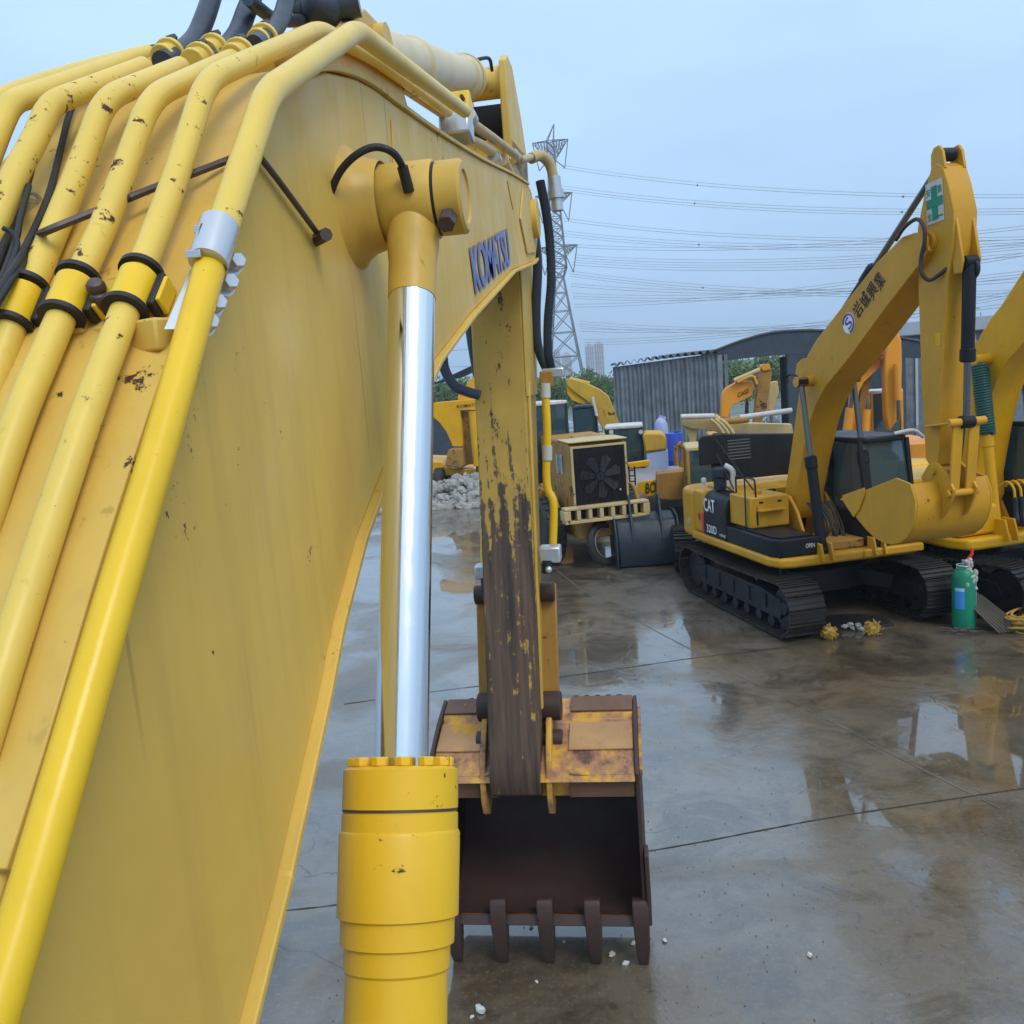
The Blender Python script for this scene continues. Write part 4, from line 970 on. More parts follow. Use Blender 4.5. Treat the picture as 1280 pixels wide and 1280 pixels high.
for i in range(4):
    x = .2-i*.13
    MB().tube(spline([(x, 1.0, 1.95), (x-.02, 1.15, 2.05), (x-.05, 1.25, 1.95), (x-.05, 1.28, 1.8)], 4), .022, 8).build('hydraulic_pipe', YEL2, m2)
    MB().tube(spline([(x-.05, 1.28, 1.8), (x-.05, 1.3, 1.55), (x-.02, 1.35, 1.4), (x, 1.2, 1.3)], 4), .04, 8).build('rubber_hose', NAVY, m2)
cab(m2, -1.28, -.36, -.55, 1.38, 1.24, 3.0, BLK)
boom_arm(m2, (.42, 1.78), (3.35, 6.25), (4.3, 3.6), YEL2, hb=.3, hs=.18, bw=1.15, mouth=math.pi+.3, bscale=1., bside=1, cylmat=YEL2, cylbase=(1.25, 1.32), buckO=(4.1, 3.3), sleeve=SPRG)
for k, (a, p) in enumerate(((2.7, 1.27), (2.9, 1.26))):
    pass

# ================================================================== helpers for things further back
def TP(pts, Y, th, cx=None):
    """side profile measured in the photo, standing at distance Y with real thickness th"""
    P = [ony(*q, Y) for q in pts]; P = [(p.x, p.z) for p in P]
    return MB().prism(P, lambda p, t: (p[0], t, p[1]), Y, Y+th)
def W(px, py, Y): return ony(px, py, Y)
def Bt(name, pts, Y, th, mat, root, bevel=.02): return TP(pts, Y, th).build(name, mat, root, V(root.location), bevel)
def Rd(name, pts, Y, r, mat, root, n=12, k=0):
    P = [ony(*q, Y) for q in pts]; P = spline(P, k) if k else P
    return MB().tube(P, r, n).build(name, mat, root, V(root.location))
def wheel(root, c, r, wd, axis, mat=TYRE, rim=YEL2):
    c = V(c); a = V(axis).normalized()
    t = MB().lathe(c-a*wd/2, a, [(0, r*.55), (0, r*.86), (wd*.12, r*.97), (wd*.3, r), (wd*.7, r), (wd*.88, r*.97), (wd, r*.86), (wd, r*.55)], 36)
    u, v = basis(a)
    for i in range(22):
        an = 2*math.pi*i/22; t.box(c+(u*math.cos(an)+v*math.sin(an))*r*.995, (wd*.8, r*.14, r*.05), M=Matrix((a, (u*-math.sin(an)+v*math.cos(an)), (u*math.cos(an)+v*math.sin(an)))).transposed())
    o = t.build('wheel', mat, root)
    MB().lathe(c-a*wd*.42, a, [(0, .06), (0, r*.5), (wd*.05, r*.55), (wd*.84, r*.55), (wd*.84, .06)], 24).build('rim', rim, o)
    return o

# ---- wheel loader seen from its radiator end
ld = thing('wheel_loader', (-.92, 20.0, 0), 'ochre wheel loader with black radiator fan facing the camera behind the hanging arm', 'wheel loader', rz=rad(22))
hd = MB(); hd.px([(.0, 1.3), (.0, 2.75), (.15, 2.86), (2.3, 2.95), (2.3, 1.3)], -.68, .68)
hd = hd.build('engine_hood', OCHRE, ld, bevel=.04)
MB().box((0, .4, 2.89), (1.4, .9, .03), M=Matrix.Rotation(rad(2), 3, 'X')).build('hood_lid', BEIGE, hd, bevel=.01)
gr = MB(); gr.box((0, -.03, 2.06), (1.2, .05, 1.34)); gr = gr.build('radiator_grille', BLK, ld)
fr = MB()
for x in (-.64, .64): fr.box((x, -.045, 2.06), (.05, .06, 1.46))
for z in (1.36, 2.76): fr.box((0, -.045, z), (1.23, .06, .05))
fr.build('grille_frame', BEIGE, gr, bevel=.006)
FANM = paint('grey fan metal', (.035, .042, .046), .6, 0, grime=.4)
for i in range(7):
    a = 2*math.pi*i/7+.3; u = V((math.cos(a), 0, math.sin(a))); v = V((-math.sin(a), 0, math.cos(a)))
    M_ = Matrix((u, V((0, 1, 0)), v)).transposed()
    MB().prism([(.12, -.05), (.45, -.11), (.5, 0), (.45, .11), (.12, .05)], lambda p, t: V((0, 0, 2.06))+u*p[0]+v*p[1]+V((0, t+p[1]*.2, 0)), -.085, -.075).build('fan_blade', FANM, gr)
m = MB()
for i in range(28): m.box((0, -.1, 1.44+i*.045), (1.2, .006, .006))
for i in range(9): m.box((-.56+i*.14, -.1, 2.06), (.006, .006, 1.3))
m.build('grille_mesh', BLK, gr, smooth=0)
MB().cyl((0, -.09, 2.06), (0, -.07, 2.06), .1, 16).build('fan_hub', FANM, gr)
MB().ball((.45, -.1, 1.72), .025).build('latch', WHITE, gr)
bp = MB(); bp.box((.02, -.22, 1.42), (2.0, .3, .06)); bp.box((.02, -.22, 1.12), (2.0, .3, .07))
for i in range(8): bp.box((-.93+i*.27, -.22, 1.27), (.09 if i not in (0, 7) else .16, .3, .22))
bp.build('bumper', BEIGE, ld, bevel=.01)
MB().box((.02, -.1, 1.27), (1.8, .1, .24)).build('bumper_recess', BLK, ld)
MB().box((-.69, .75, 2.35), (.03, .45, .42)).build('side_window', GLS, hd)
for y in (.55, .92): MB().box((-.70, y, 2.35), (.03, .05, .46)).build('side_window_frame', WHITE, hd)
MB().box((0, 1.8, .95), (1.1, 3.6, .6)).build('chassis', OCHRE, ld, bevel=.03)
for x in (-.98, .98):
    for y in (1.1, 4.1): wheel(ld, (x, y, .78), .78, .5, (1, 0, 0), rim=OCHRE)
for x in (-.98, .98): MB().tube(bent([(x, .2, 1.4), (x, .4, 1.72), (x, 1.8, 1.72), (x, 2.0, 1.4)], .2), .05, 8).build('mudguard', OCHRE, ld)
cb = cab(ld, -1.0, .12, 2.4, 3.9, 1.75, 3.78, NAVY, WHITE, slope=.15)
m = MB(); 
for s in (1, -1): m.beam((s*.35, 4.0, 2.0), (s*.35, 6.3, .8), .16, .34)
m.build('lift_arm', OCHRE, ld, bevel=.02)
bucket(ld, (6.2, 1.35), rad(-62), .95, 2.6, OCHRE, -1, False)

# ---- far yellow excavator with its boom folded, behind the loader
fe = thing('excavator', (W(752, 540, 33).x, 33.0, 0), 'far yellow excavator with a folded scratched boom rising behind the loader cab', 'excavator', 'excavators parked across the yard')
Bt('boom', [(708, 474), (714, 473), (735, 480), (750, 487), (760, 495), (767, 512), (774, 530), (771, 540), (756, 540), (750, 530), (742, 512), (735, 502), (718, 490), (709, 482)], 32, .5, OLDY, fe)
Bt('arm', [(707, 474), (712, 477), (716, 488), (733, 502), (731, 506), (716, 501), (709, 492)], 32.1, .35, YEL2, fe)
Rd('rod', [(740, 496), (746, 520)], 31.85, .06, WHITE, fe)
Rd('arm_cylinder', [(712, 474), (737, 480)], 32.2, .09, OLDY, fe)
MB().box((0, 1.2, 1.55), (2.6, 3.2, 1.0)).build('body', OLDY, fe, bevel=.06)
c = cab(fe, -.95, -.15, -1.2, .3, 1.5, 3.3, NAVY, NAVY, slope=.05)
for s in (1, -1): track(fe, s*1.2, 3.3, n=36)

# ---- roller with cab behind the loose bucket
rl = thing('road_roller', (W(800, 600, 23).x, 23.0, 0), 'yellow road roller with grey drum and white roofed cab beside the dark loose bucket', 'road roller')
lx = rl.location.x
MB().cyl((-.75, .9, .9), (1.25, 1.1, .9), .86, 40).build('drum', DRUM, rl)
Bt('body', [(803, 545), (806, 541), (828, 541), (833, 546), (834, 562), (806, 566)], 23.9, 1.2, OLDY, rl, .06)
Bt('engine_side', [(808, 566), (835, 562), (836, 590), (808, 590)], 23.95, 1.1, LILAC, rl, .03)
Bt('frame_bar', [(784, 579), (812, 575), (812, 583), (786, 586)], 22.6, .2, YEL2, rl)
pt = Bt('name_plate', [(797, 603), (820, 600), (821, 619), (806, 621), (805, 617), (797, 617)], 22.5, .12, YEL2, rl, .01)
a_ = W(807, 617, 22.48); b_ = W(820, 615, 22.48); c_ = W(807, 604, 22.48)
text('lettering', 'BO', LETB, pt, a_-V(rl.location), b_-a_, c_-a_, None, .01, True)
Bt('frame', [(820, 592), (856, 588), (856, 625), (838, 626), (820, 624)], 22.4, .5, OCHRE, rl, .03)
for x in (786, 793): Rd('ladder_rail', [(x, 583), (x+2, 618)], 22.5, .02, BLK, rl)
for y in (588, 595, 602, 609): Rd('ladder_step', [(786, y), (794, y-.5)], 22.5, .016, BLK, rl)
cx0 = W(757, 560, 24.4).x-lx; cx1 = W(805, 560, 24.4).x-lx
cab(rl, cx0, cx1, 1.4, 2.8, 1.3, 2.92, NAVY, WHITE, slope=.1)
for px_ in (764, 801): 
    q = W(px_, 540, 24.3)-V(rl.location); MB().cyl(q, q+V((0, .06, 0)), .06, 12).build('lamp', WHITE, rl)
MB().tube(spline([W(*q, 23.2)-V(rl.location) for q in [(846, 582), (845, 566), (847, 557), (852, 556), (854, 570), (852, 584)]], 4), .07, 8).build('roll_bar', OCHRE, rl)
wheel(rl, (0.2, 3.0, .8), .8, .5, (1, 0, 0))
MB().box((.3, 2.0, .95), (1.6, 1.6, .7)).build('chassis', OCHRE, rl, bevel=.03)

# ---- blue drum and pale blue drum by the shed
for i, (x0, x1, y0, y1, mt, lab, Y) in enumerate(((830, 852, 538, 640, BLUEP, 'blue plastic water barrel standing between the roller and the grey shed', 27), (818, 834, 523, 640, LILAC, 'pale blue domed plastic tank beside the blue barrel', 28.5))):
    a = W(x0, y0+5, Y); b = W(x1, y0+5, Y); r = (b.x-a.x)/2*1.1
    o = thing('plastic_tank', ((a.x+b.x)/2, Y, 0), lab, 'tank')
    if i == 0: p = [(0, r*.9), (.05, r), (a.z*.33, r), (a.z*.34, r*1.04), (a.z*.36, r), (a.z*.66, r), (a.z*.67, r*1.04), (a.z*.69, r), (a.z-.03, r), (a.z+.02, r*.95), (a.z+.02, r*.2)]
    else: p = [(0, r*.95), (.05, r), (a.z-.25, r), (a.z-.05, r*.9), (a.z+.08, r*.62), (a.z+.14, r*.25), (a.z+.2, r*.22), (a.z+.2, .02)]
    t = MB().lathe((0, 0, 0), (0, 0, 1), p, 28).build('tank_body', mt, o)
    MB().cyl((r*.4, 0, a.z+(.02 if i == 0 else .08)), (r*.4, 0, a.z+(.08 if i == 0 else .16)), .08, 14).build('lid', mt, o)

# ---- loose bucket and hoop on the wet ground
lb_ = thing('loose_bucket', (W(807, 690, 20.0).x, 20.0, 0), 'dark blue grey digger bucket lying on the wet ground with two lugs upright', 'bucket', rz=rad(8))
q = MB(); prf = [(-.42, .02), (-.5, .25), (-.46, .62), (-.25, .92), (.1, 1.02), (.5, .98), (.55, .7), (.6, .3), (.55, .02)]
q.px([(y, z) for y, z in prf], -.62, .62); bk = q.build('bucket', NAVY, lb_, bevel=.03); lb_.scale = (1.08, 1.08, 1.12)
for s in (-1, 1): MB().px([(-.55, .0), (-.56, .3), (-.5, .68), (-.27, .98), (.12, 1.07), (.55, 1.02), (.62, .7), (.66, .3), (.6, 0)], s*.65-.02, s*.65+.02).build('side_plate', NAVY, bk, bevel=.01)
for x in (-.3, .32):
    MB().px([(-.5, .55), (-.34, .95), (-.2, 1.15), (-.08, 1.4), (.06, 1.42), (.12, 1.2), (.3, 1.05), (.1, .98), (-.2, .88), (-.44, .6)], x-.025, x+.025).build('bucket_lug', NAVY, bk, bevel=.01)
for i in range(5): MB().beam((-.5+i*.25, .56, .12), (-.5+i*.25, .95, .05), .09, .08).build('tooth', BOLT, bk, bevel=.01)
hp = thing('tyre', (W(756, 690, 19.9).x, 19.9, 0), 'worn black tyre leaning against the left end of the loose dark bucket', 'tyre')
m = MB(); cc = V((0, 0, .52)); ax = V((.75, -.62, .22)).normalized(); u, v = basis(ax)
m.tube([cc+(u*math.cos(i*math.pi/18)+v*math.sin(i*math.pi/18))*.44 for i in range(37)], .09, 12, caps=False); m.build('tyre_carcass', TYRE, hp)
for j in range(24):
    a = j*math.pi/12
    pass
MB().tube([cc+ax*.05+(u*math.cos(i*math.pi/18)+v*math.sin(i*math.pi/18))*.34 for i in range(37)], .012, 6, caps=False).build('bead_wire', STEEL, hp)

# ---- dark cab machine with beige horizontal boom, behind the amber excavator
dm = thing('excavator', (W(885, 600, 20.5).x, 20.5, 0), 'rusty beige excavator with dark cab and boom lying level, behind the raised black engine cover', 'excavator', 'excavators parked across the yard')
dx = dm.location.x
cab(dm, W(857, 560, 19.6).x-dx, W(893, 560, 19.6).x-dx, -.95, .5, .95, 2.62, OCHRE, BEIGE, slope=.05)
MB().box((.9, 1.2, 1.5), (2.6, 2.4, .9)).build('body', OCHRE, dm, bevel=.05)
for x in (-.6, 1.7): track(dm, x, 3.2, n=36)
Bt('boom', [(851, 522), (905, 524), (915, 532), (925, 545), (932, 560), (915, 562), (905, 545), (893, 539), (864, 536), (853, 532)], 23.5, .4, BEIGE, dm)
Bt('arm', [(908, 528), (990, 530), (992, 544), (940, 548), (912, 540)], 23.6, .32, BEIGE, dm)
Bt('link', [(856, 533), (872, 537), (868, 572), (857, 572), (862, 550)], 23.6, .2, BEIGE, dm)
for a, b, mt, r in (((851, 521), (893, 520), WHITE, .07), ((893, 520), (915, 540), BEIGE, .08), ((925, 522), (990, 513), WHITE, .07), ((895, 528), (935, 524), OCHRE, .09)):
    Rd('cylinder', [a, b], 23.3, r, mt, dm)
for k in range(3): Rd('hydraulic_pipe', [(888+k*6, 524), (898+k*6, 532), (908+k*6, 548), (910+k*6, 560)], 23.2, .045, BEIGE, dm, k=4)

# ---- amber-orange excavator under the shed roof
oe = thing('excavator', (W(935, 560, 31).x, 31.0, 0), 'dull orange excavator with rusty upright arm, parked in the opening under the arched shed roof', 'excavator', 'excavators parked across the yard')
b_ = Bt('boom', [(903, 492), (908, 485), (922, 477), (940, 476), (943, 484), (939, 495), (915, 507), (911, 522), (901, 522), (902, 505)], 30, .5, ORG, oe)
Bt('arm', [(951, 458), (962, 456), (965, 466), (958, 515), (944, 545), (941, 540), (945, 500)], 30.1, .4, OCHRE, oe)
Bt('clevis', [(951, 459), (953, 455), (962, 455), (964, 462), (954, 464)], 30.05, .5, ORG, oe)
Rd('arm_cylinder', [(918, 476), (950, 462)], 29.9, .08, BEIGE, oe); Rd('hydraulic_pipe', [(922, 478), (940, 470), (946, 480)], 29.85, .05, ORG, oe, k=3)
Bt('second_boom', [(963, 478), (972, 476), (974, 490), (966, 515), (960, 512)], 31.2, .4, BEIGE, oe)
a_ = W(922, 497, 29.98)-V(oe.location); text('lettering', 'CASE', LETB, b_, a_, (W(936, 491, 29.98)-W(922, 497, 29.98)), (W(922, 491, 29.98)-W(922, 497, 29.98)), None, .01, True)
MB().box((0, .5, 1.5), (2.5, 3, 1.0)).build('body', ORG, oe, bevel=.05)
for s in (1, -1): track(oe, s*1.2, 3.3, n=36)

# ---- bright orange excavator seen between the amber boom and arm
og = thing('excavator', (W(1100, 560, 25).x, 25.0, 0), 'bright orange excavator with tall upright arm seen between the amber boom and amber arm', 'excavator', 'excavators parked across the yard')
Bt('boom', [(1072, 468), (1078, 462), (1098, 446), (1101, 447), (1102, 455), (1096, 463), (1080, 478), (1074, 490), (1070, 540), (1062, 542), (1067, 490)], 24.3, .5, ORG, og)
Bt('boom_foot', [(1078, 476), (1090, 470), (1084, 500), (1076, 545), (1068, 545)], 24.5, .4, OCHRE, og)
ar = Bt('arm', [(1110, 417), (1114, 413), (1122, 413), (1127, 425), (1128, 455), (1126, 520), (1112, 540), (1108, 520), (1106, 450)], 24.0, .4, ORG, og, .04)
Rd('bucket_cylinder', [(1121, 455), (1123, 500)], 23.85, .09, ORG, og); Rd('bucket_cylinder_rod', [(1123, 500), (1123, 525)], 23.85, .045, RODG, og)
Rd('arm_cylinder', [(1085, 454), (1108, 424)], 24.2, .1, OLDY, og); Rd('hydraulic_pipe', [(1083, 458), (1096, 446), (1103, 442)], 24.1, .06, REDP, og, k=3)
Rd('boom_cylinder', [(1058, 545), (1063, 510)], 24.1, .12, ORG, og); Rd('boom_cylinder', [(1081, 545), (1084, 512)], 24.1, .1, ORG, og)
Rd('boom_cylinder_rod', [(1063, 510), (1066, 480)], 24.1, .05, RODG, og)
x0 = W(1086, 520, 25).x-og.location.x; x1 = W(1112, 520, 25).x-og.location.x
cab(og, x0, x1+.3, -.2, 1.2, 1.6, 3.35, ORG, WHITE, slope=.1)
MB().box((.2, 1.0, 1.45), (2.6, 2.6, .9)).build('body', ORG, og, bevel=.05)
for s in (1, -1): track(og, .2+s*1.2, 3.3, n=36)

# ---- yellow excavator on the left, between chrome rod and worn arm
ky = thing('excavator', (W(572, 600, 34.5).x, 34.5, 0), 'yellow excavator with folded boom visible between the chrome rod and the worn arm', 'excavator', 'excavators parked across the yard')
b_ = Bt('boom', [(530, 508), (545, 503), (600, 498), (606, 512), (575, 513), (578, 540), (579, 558), (566, 558), (558, 540), (549, 528), (540, 520), (530, 520)], 33.5, .6, YEL2, ky)
Bt('knee_plate', [(572, 495), (590, 472), (602, 462), (606, 500), (572, 500)], 33.7, .5, YEL2, ky)
a_ = W(571, 510, 33.47); text('lettering', 'KOMATSU', LETB, b_, a_-V(ky.location), W(600, 507.5, 33.47)-a_, W(571, 506, 33.47)-a_, None, .01, True)
Bt('arm', [(577, 515), (590, 514), (594, 540), (592, 580), (580, 582), (580, 545)], 33.8, .45, OCHRE, ky)
Rd('bucket_cylinder', [(592, 514), (598, 582)], 33.3, .2, YEL2, ky)
Rd('rod', [(598, 582), (602, 650)], 33.3, .1, BOLT, ky)
Bt('bucket', [(560, 562), (578, 560), (580, 582), (576, 586), (556, 582)], 33.2, 1.1, OCHRE, ky, .04)
Bt('deck', [(500, 575), (552, 577), (562, 586), (600, 586), (600, 592), (545, 596), (500, 594)], 33.7, 2.6, YEL2, ky, .05)
m = MB(); c_ = W(549, 592, 33.5)-V(ky.location)
wheel(ky, (c_.x, -.9, .62), .62, .4, (1, 0, 0))
for y in (-.2, 2.0): MB().box((-.3, y, .95), (3.4, .4, .3)).build('undercarriage_frame', BLK, ky)
for s in (1, -1): track(ky, s*1.2-.2, 3.3, n=36)
# green leaf bush behind it seen through the gap, and rubble heap in front
m = MB()
for i in range(420):
    p = W(R.uniform(480, 606), 610, 31.5); p = V((p.x, 31.6+R.uniform(-.9, .8), 0)); hh = max(.1, 1.15-abs(p.y-31.9)*1.0)
    p.z = R.uniform(0, hh); m.ball(p, R.uniform(.08, .24), 6, 4, (1, R.uniform(.6, 1), R.uniform(.6, 1)), .3)
tag(m.build('rubble_heap', ROCKW, None, smooth=0), 'heap of broken white and grey rubble beyond the wet concrete', 'rubble', kind='stuff')

# ---- things on the ground at the right
p = onz(1205, 785, 0)
gb = thing('gas_cylinder', p, 'green gas cylinder with blue label and white rag over its valve', 'gas cylinder')
body = MB().lathe((0, 0, 0), (0, 0, 1), [(0, .14), (.02, .165), (.05, .17), (.82, .17), (.90, .15), (.95, .1), (.97, .06), (1.0, .05)], 32).build('bottle', GREENB, gb)
MB().tube([V((math.cos(a), math.sin(a), 0))*.1+V((0, 0, 1.0)) for a in [i*math.pi/10 for i in range(21)]], .012, 8, False).build('guard_ring', STEEL, body)
for a in (0, 1.6, 3.1, 4.7): MB().cyl((.1*math.cos(a), .1*math.sin(a), .93), (.1*math.cos(a), .1*math.sin(a), 1.0), .01, 6).build('guard_post', STEEL, body)
MB().cyl((0, 0, .98), (0, 0, 1.08), .03, 12).build('valve', STEEL, body)
def patch(name, r, a0, a1, z0, z1, mat, par):
    m = MB(); n = 8
    for i in range(n+1):
        a = a0+(a1-a0)*i/n
        for z in (z0, z1): m.v.append(V((r*math.cos(a), r*math.sin(a), z)))
    for i in range(n): m.f.append([2*i, 2*i+2, 2*i+3, 2*i+1])
    return m.build(name, mat, par, bevel=-1)
patch('label', .1725, rad(205), rad(255), .34, .68, paint('blue label print', (.05, .3, .75), .5, 0), body)
patch('label_header', .1735, rad(206), rad(254), .62, .67, paint('pale label print', (.5, .65, .75), .5, 0), body)
patch('stripe', .1725, rad(322), rad(340), .1, .8, LILAC, body)
m = MB()
for i in range(40):
    a = R.uniform(-1.6, .6); r = R.uniform(.06, .17); z = R.uniform(.78, 1.1)-(r*.8 if r > .12 else 0)
    m.ball((r*math.cos(a), r*math.sin(a), z), R.uniform(.025, .05), 7, 5, (1, 1, R.uniform(.8, 1.8)), .25)
rg = m.build('rag', paint('off white rag', (.5, .47, .45), .9, 0), body)
MB().tube([(.05, 0, 1.08), (.12, 0, 1.17), (.13, .02, 1.25)], .025, 8).build('valve_cap', REDP, body)
p = onz(1246, 790, 0)
gp = thing('grating_panel', p, 'rusty grey grating panel leaning beside the green gas cylinder', 'grating')
m = MB(); 
for i in range(9): t = i/8*.46-.23; m.beam((-.28+t*.6, .28, .52), (.2+t*.9, -.06+t*.3, .02), .035, .018)
for k in range(5): t = k/4; m.beam((-.28-.138+.48*t-.07*t, .28-.34*t, .52-.5*t), (-.28+.138+.48*t+.07*t, .28-.34*t+.05, .52-.5*t), .02, .03)
m.build('grating', WOOD, gp)
p = onz(1285, 788, 0)
rp = thing('rope_coil', p, 'coil of yellow rope on the ground at the right edge', 'rope')
m = MB()
for k in range(9):
    rr = .22+R.uniform(-.05, .08); z0 = .03+k*.028; cx_, cy_ = R.uniform(-.04, .04), R.uniform(-.04, .04); ph = R.uniform(0, 6)
    m.tube([V((cx_+rr*math.cos(a), cy_+rr*math.sin(a), z0+.03*math.sin(2*a+ph))) for a in [i*math.pi/12 for i in range(25)]], .017, 7, False)
m.build('rope_coil', ROPE, rp)
for i, (px_, py_, lab) in enumerate(((1037, 799, 'frayed yellow rag ball touching the front of the near crawler track'), (1091, 794, 'frayed yellow rag ball lying alone between the two crawler tracks'))):
    p = onz(px_, py_, 0); o = thing('rag_ball', p, lab, 'rag')
    m = MB()
    for k in range(70):
        d = V((R.gauss(0, 1), R.gauss(0, 1), R.gauss(0, 1))).normalized(); c = V((0, 0, .115))+d*.07
        m.tube(spline([c, c+d*.03+V((R.uniform(-.03, .03), R.uniform(-.03, .03), R.uniform(-.03, .03))), c+d*.05+V((R.uniform(-.04, .04), R.uniform(-.04, .04), R.uniform(-.03, .03)))], 2), .011, 5)
    m.ball((0, 0, .105), .1, 12, 8, (1.05, 1.05, 1), .08)
    m.build('rag_ball', paint('ochre frayed rag', (.55, .33, .06), .9, 0, grime=.6), o)
p = onz(1065, 788, 0); o = thing('cloth_scrap', p, 'crumpled white scrap on the dark mat between the rag balls', 'scrap')
m = MB()
for k in range(12): m.ball((R.uniform(-.13, .13), R.uniform(-.06, .06), R.uniform(.03, .09)), R.uniform(.025, .05), 6, 4, (1, 1, .8), .35)
m.build('crumpled_cloth', WHITE, o, smooth=0)
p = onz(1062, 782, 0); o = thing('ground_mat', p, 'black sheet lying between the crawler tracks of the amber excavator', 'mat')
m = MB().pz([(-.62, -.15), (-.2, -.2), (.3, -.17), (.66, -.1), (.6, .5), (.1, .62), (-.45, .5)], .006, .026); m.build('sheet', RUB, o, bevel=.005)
p = onz(1200, 792, 0); o = thing('wire_tangle', p, 'tangle of rusty wire on the concrete in front of the gas cylinder', 'wire')
m = MB()
for k in range(16):
    c = V((R.uniform(-.25, .3), R.uniform(-.12, .08), .02)); m.tube(spline([c+V((R.uniform(-.2, .2), R.uniform(-.1, .1), R.uniform(0, .06))) for _ in range(4)], 4), .005, 5)
m.build('wire', BOLT, o)
m = MB()
for i in range(2600):
    y = 3.5+R.random()**1.5*14; x = R.uniform(-2.5, .75*y+1); r = R.uniform(.002, .008)*(1+y*.03)
    c_ = V((x, y, r*.5)); o0 = len(m.v); a = R.uniform(0, 6.28)
    for k in range(3): m.v.append(c_+V((math.cos(a+k*2.1)*r*R.uniform(.7, 1.3), math.sin(a+k*2.1)*r, 0)))
    m.v.append(c_+V((0, 0, r*.8))); m.f += [[o0, o0+1, o0+3], [o0+1, o0+2, o0+3], [o0+2, o0, o0+3]]
tag(m.build('grit', paint('wet grit', (.10, .09, .07), .6, 0), None, smooth=0), 'fine dark grit scattered over the wet concrete', 'grit', kind='stuff')
k_ = 0
SL = ['white stone between the two rightmost bucket teeth tips', 'small white stone just left of the rightmost bucket tooth tip', 'white stone to the right of the rightmost bucket tooth', 'white stone in front of the gap between the two rightmost teeth',
      'largest white stone, lying in front of the bucket beside the cylinder barrel', 'tiny white stone in front of the middle bucket tooth', 'tiny stone under the lip left of the middle tooth', 'tiny stone under the lip right of the middle tooth',
      'lone white stone far to the right of the bucket', 'small white stone touching the largest stone near the barrel']
for (x, y, r) in ((765, 1195, .025), (792, 1180, .017), (831, 1177, .018), (782, 1206, .022), (600, 1264, .032), (671, 1228, .012), (664, 1160, .014), (705, 1178, .012), (1012, 1195, .02), (590, 1272, .014), (1382, 1100, .02)):
    if x > 1280: continue
    o = MB().ball((0, 0, 0), r, 8, 6, (1.3, .9, .7), .28).build('white_stone', WHITE, None, smooth=20); o.location = onz(x, y, 0)+V((0, 0, r*.6)); o.rotation_euler = (R.uniform(0, .4), 0, R.uniform(0, 3))
    tag(o, SL[k_], 'stone', 'small stones scattered on the concrete'); k_ += 1

# ================================================================== sheds
YS = 46
sh = thing('shed', (W(830, 500, YS).x, YS, 0), 'grey corrugated sheet shed with wavy eave and tall plain wall behind the machines', 'shed')
sx = sh.location.x
a = W(766, 459, YS); b = W(898, 441, YS); x0, x1 = a.x-sx, b.x-sx; h0, h1 = a.z, b.z
m = MB(); n = 192
for i in range(n+1):
    t = i/n; x = x0+(x1-x0)*t; y = .055*math.sin(i*math.pi/4.0)+.03*math.sin(i*.31); h = h0+(h1-h0)*t
    m.v += [V((x, y, 0)), V((x, y, h))]
    if i: o = 2*i; m.f.append([o-2, o, o+1, o-1])
m.build('corrugated_wall', CONCG, sh, bevel=-1, smooth=50)
m = MB(); n = 180; amp = .09
for i in range(n+1):
    t = i/n; x = x0-.1+(x1-x0+.2)*t; h = h0+(h1-h0)*t+.1+.3*t*(1-t)
    w_ = amp*math.sin(i*2*math.pi/12)
    m.v += [V((x, -.25, h+w_)), V((x, 7, h+w_+.12)), V((x, -.25, h+w_-.03)), V((x, 7, h+w_+.09))]
    if i: o = 4*i; m.f += [[o-4, o, o+1, o-3], [o-2, o-1, o+3, o+2], [o-4, o-2, o+2, o]]
m.build('corrugated_roof', ROOFG, sh, bevel=-1, smooth=50)
MB().box(((x0+x1)/2, 6.9, 2.2), (x1-x0, .1, 4.4)).build('rear_wall', CONCG, sh)
MB().box((x1, 3.5, 2.3), (.1, 7, 4.6)).build('end_wall', CONCG, sh)
for x, wd in ((x1+.25, .22), (x1+.55, .16)): MB().box((x-.2, .1, (h1-.1)/2), (wd, .3, h1-.1)).build('post', CONCG, sh)
# arched open shed
ar = thing('open_shed', (W(980, 500, YS).x, YS, 0), 'dark open shed with low arched roof and thick posts behind the amber boom', 'shed')
ax_ = ar.location.x
edge = [(868, 447), (895, 436), (930, 423), (965, 414), (1005, 411), (1045, 412), (1085, 414), (1125, 420), (1165, 428)]
P = spline([W(*q, YS)-V((ax_, YS, 0)) for q in edge], 5)
m = MB()
for i, p in enumerate(P):
    q = p+V((0, 16, -.2)); m.v += [p, q, p-V((0, 0, .08)), q-V((0, 0, .08))]
    if i: o = 4*i; m.f += [[o-4, o, o+1, o-3], [o-2, o-1, o+3, o+2], [o-4, o-2, o+2, o]]
m.build('roof', ROOFG, ar, bevel=-1, smooth=50)
low_ = [W(*q, YS)-V((ax_, YS, 0)) for q in [(895, 452), (940, 447), (985, 443), (1045, 441), (1165, 449)]]
m = MB(); A = P[4:]; 
m.v = [V(p)+V((0, .08, -.1)) for p in A]+[V(p)+V((0, .08, 0)) for p in low_[::-1]]; m.f = [list(range(len(m.v)))]
m2_ = MB(); nn_ = len(m.v); m2_.v = m.v+[v+V((0, .1, 0)) for v in m.v]; m2_.f = [list(range(nn_)), list(range(nn_, 2*nn_))[::-1]]+[[i, (i+1) % nn_, nn_+(i+1) % nn_, nn_+i] for i in range(nn_)]
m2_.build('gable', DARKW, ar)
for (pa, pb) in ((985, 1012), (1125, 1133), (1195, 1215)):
    a = W(pa, 470, YS).x-ax_; b = W(pb, 470, YS).x-ax_; MB().box(((a+b)/2, .4, 2.35), (b-a, .6, 4.7)).build('post', DARKW, ar)
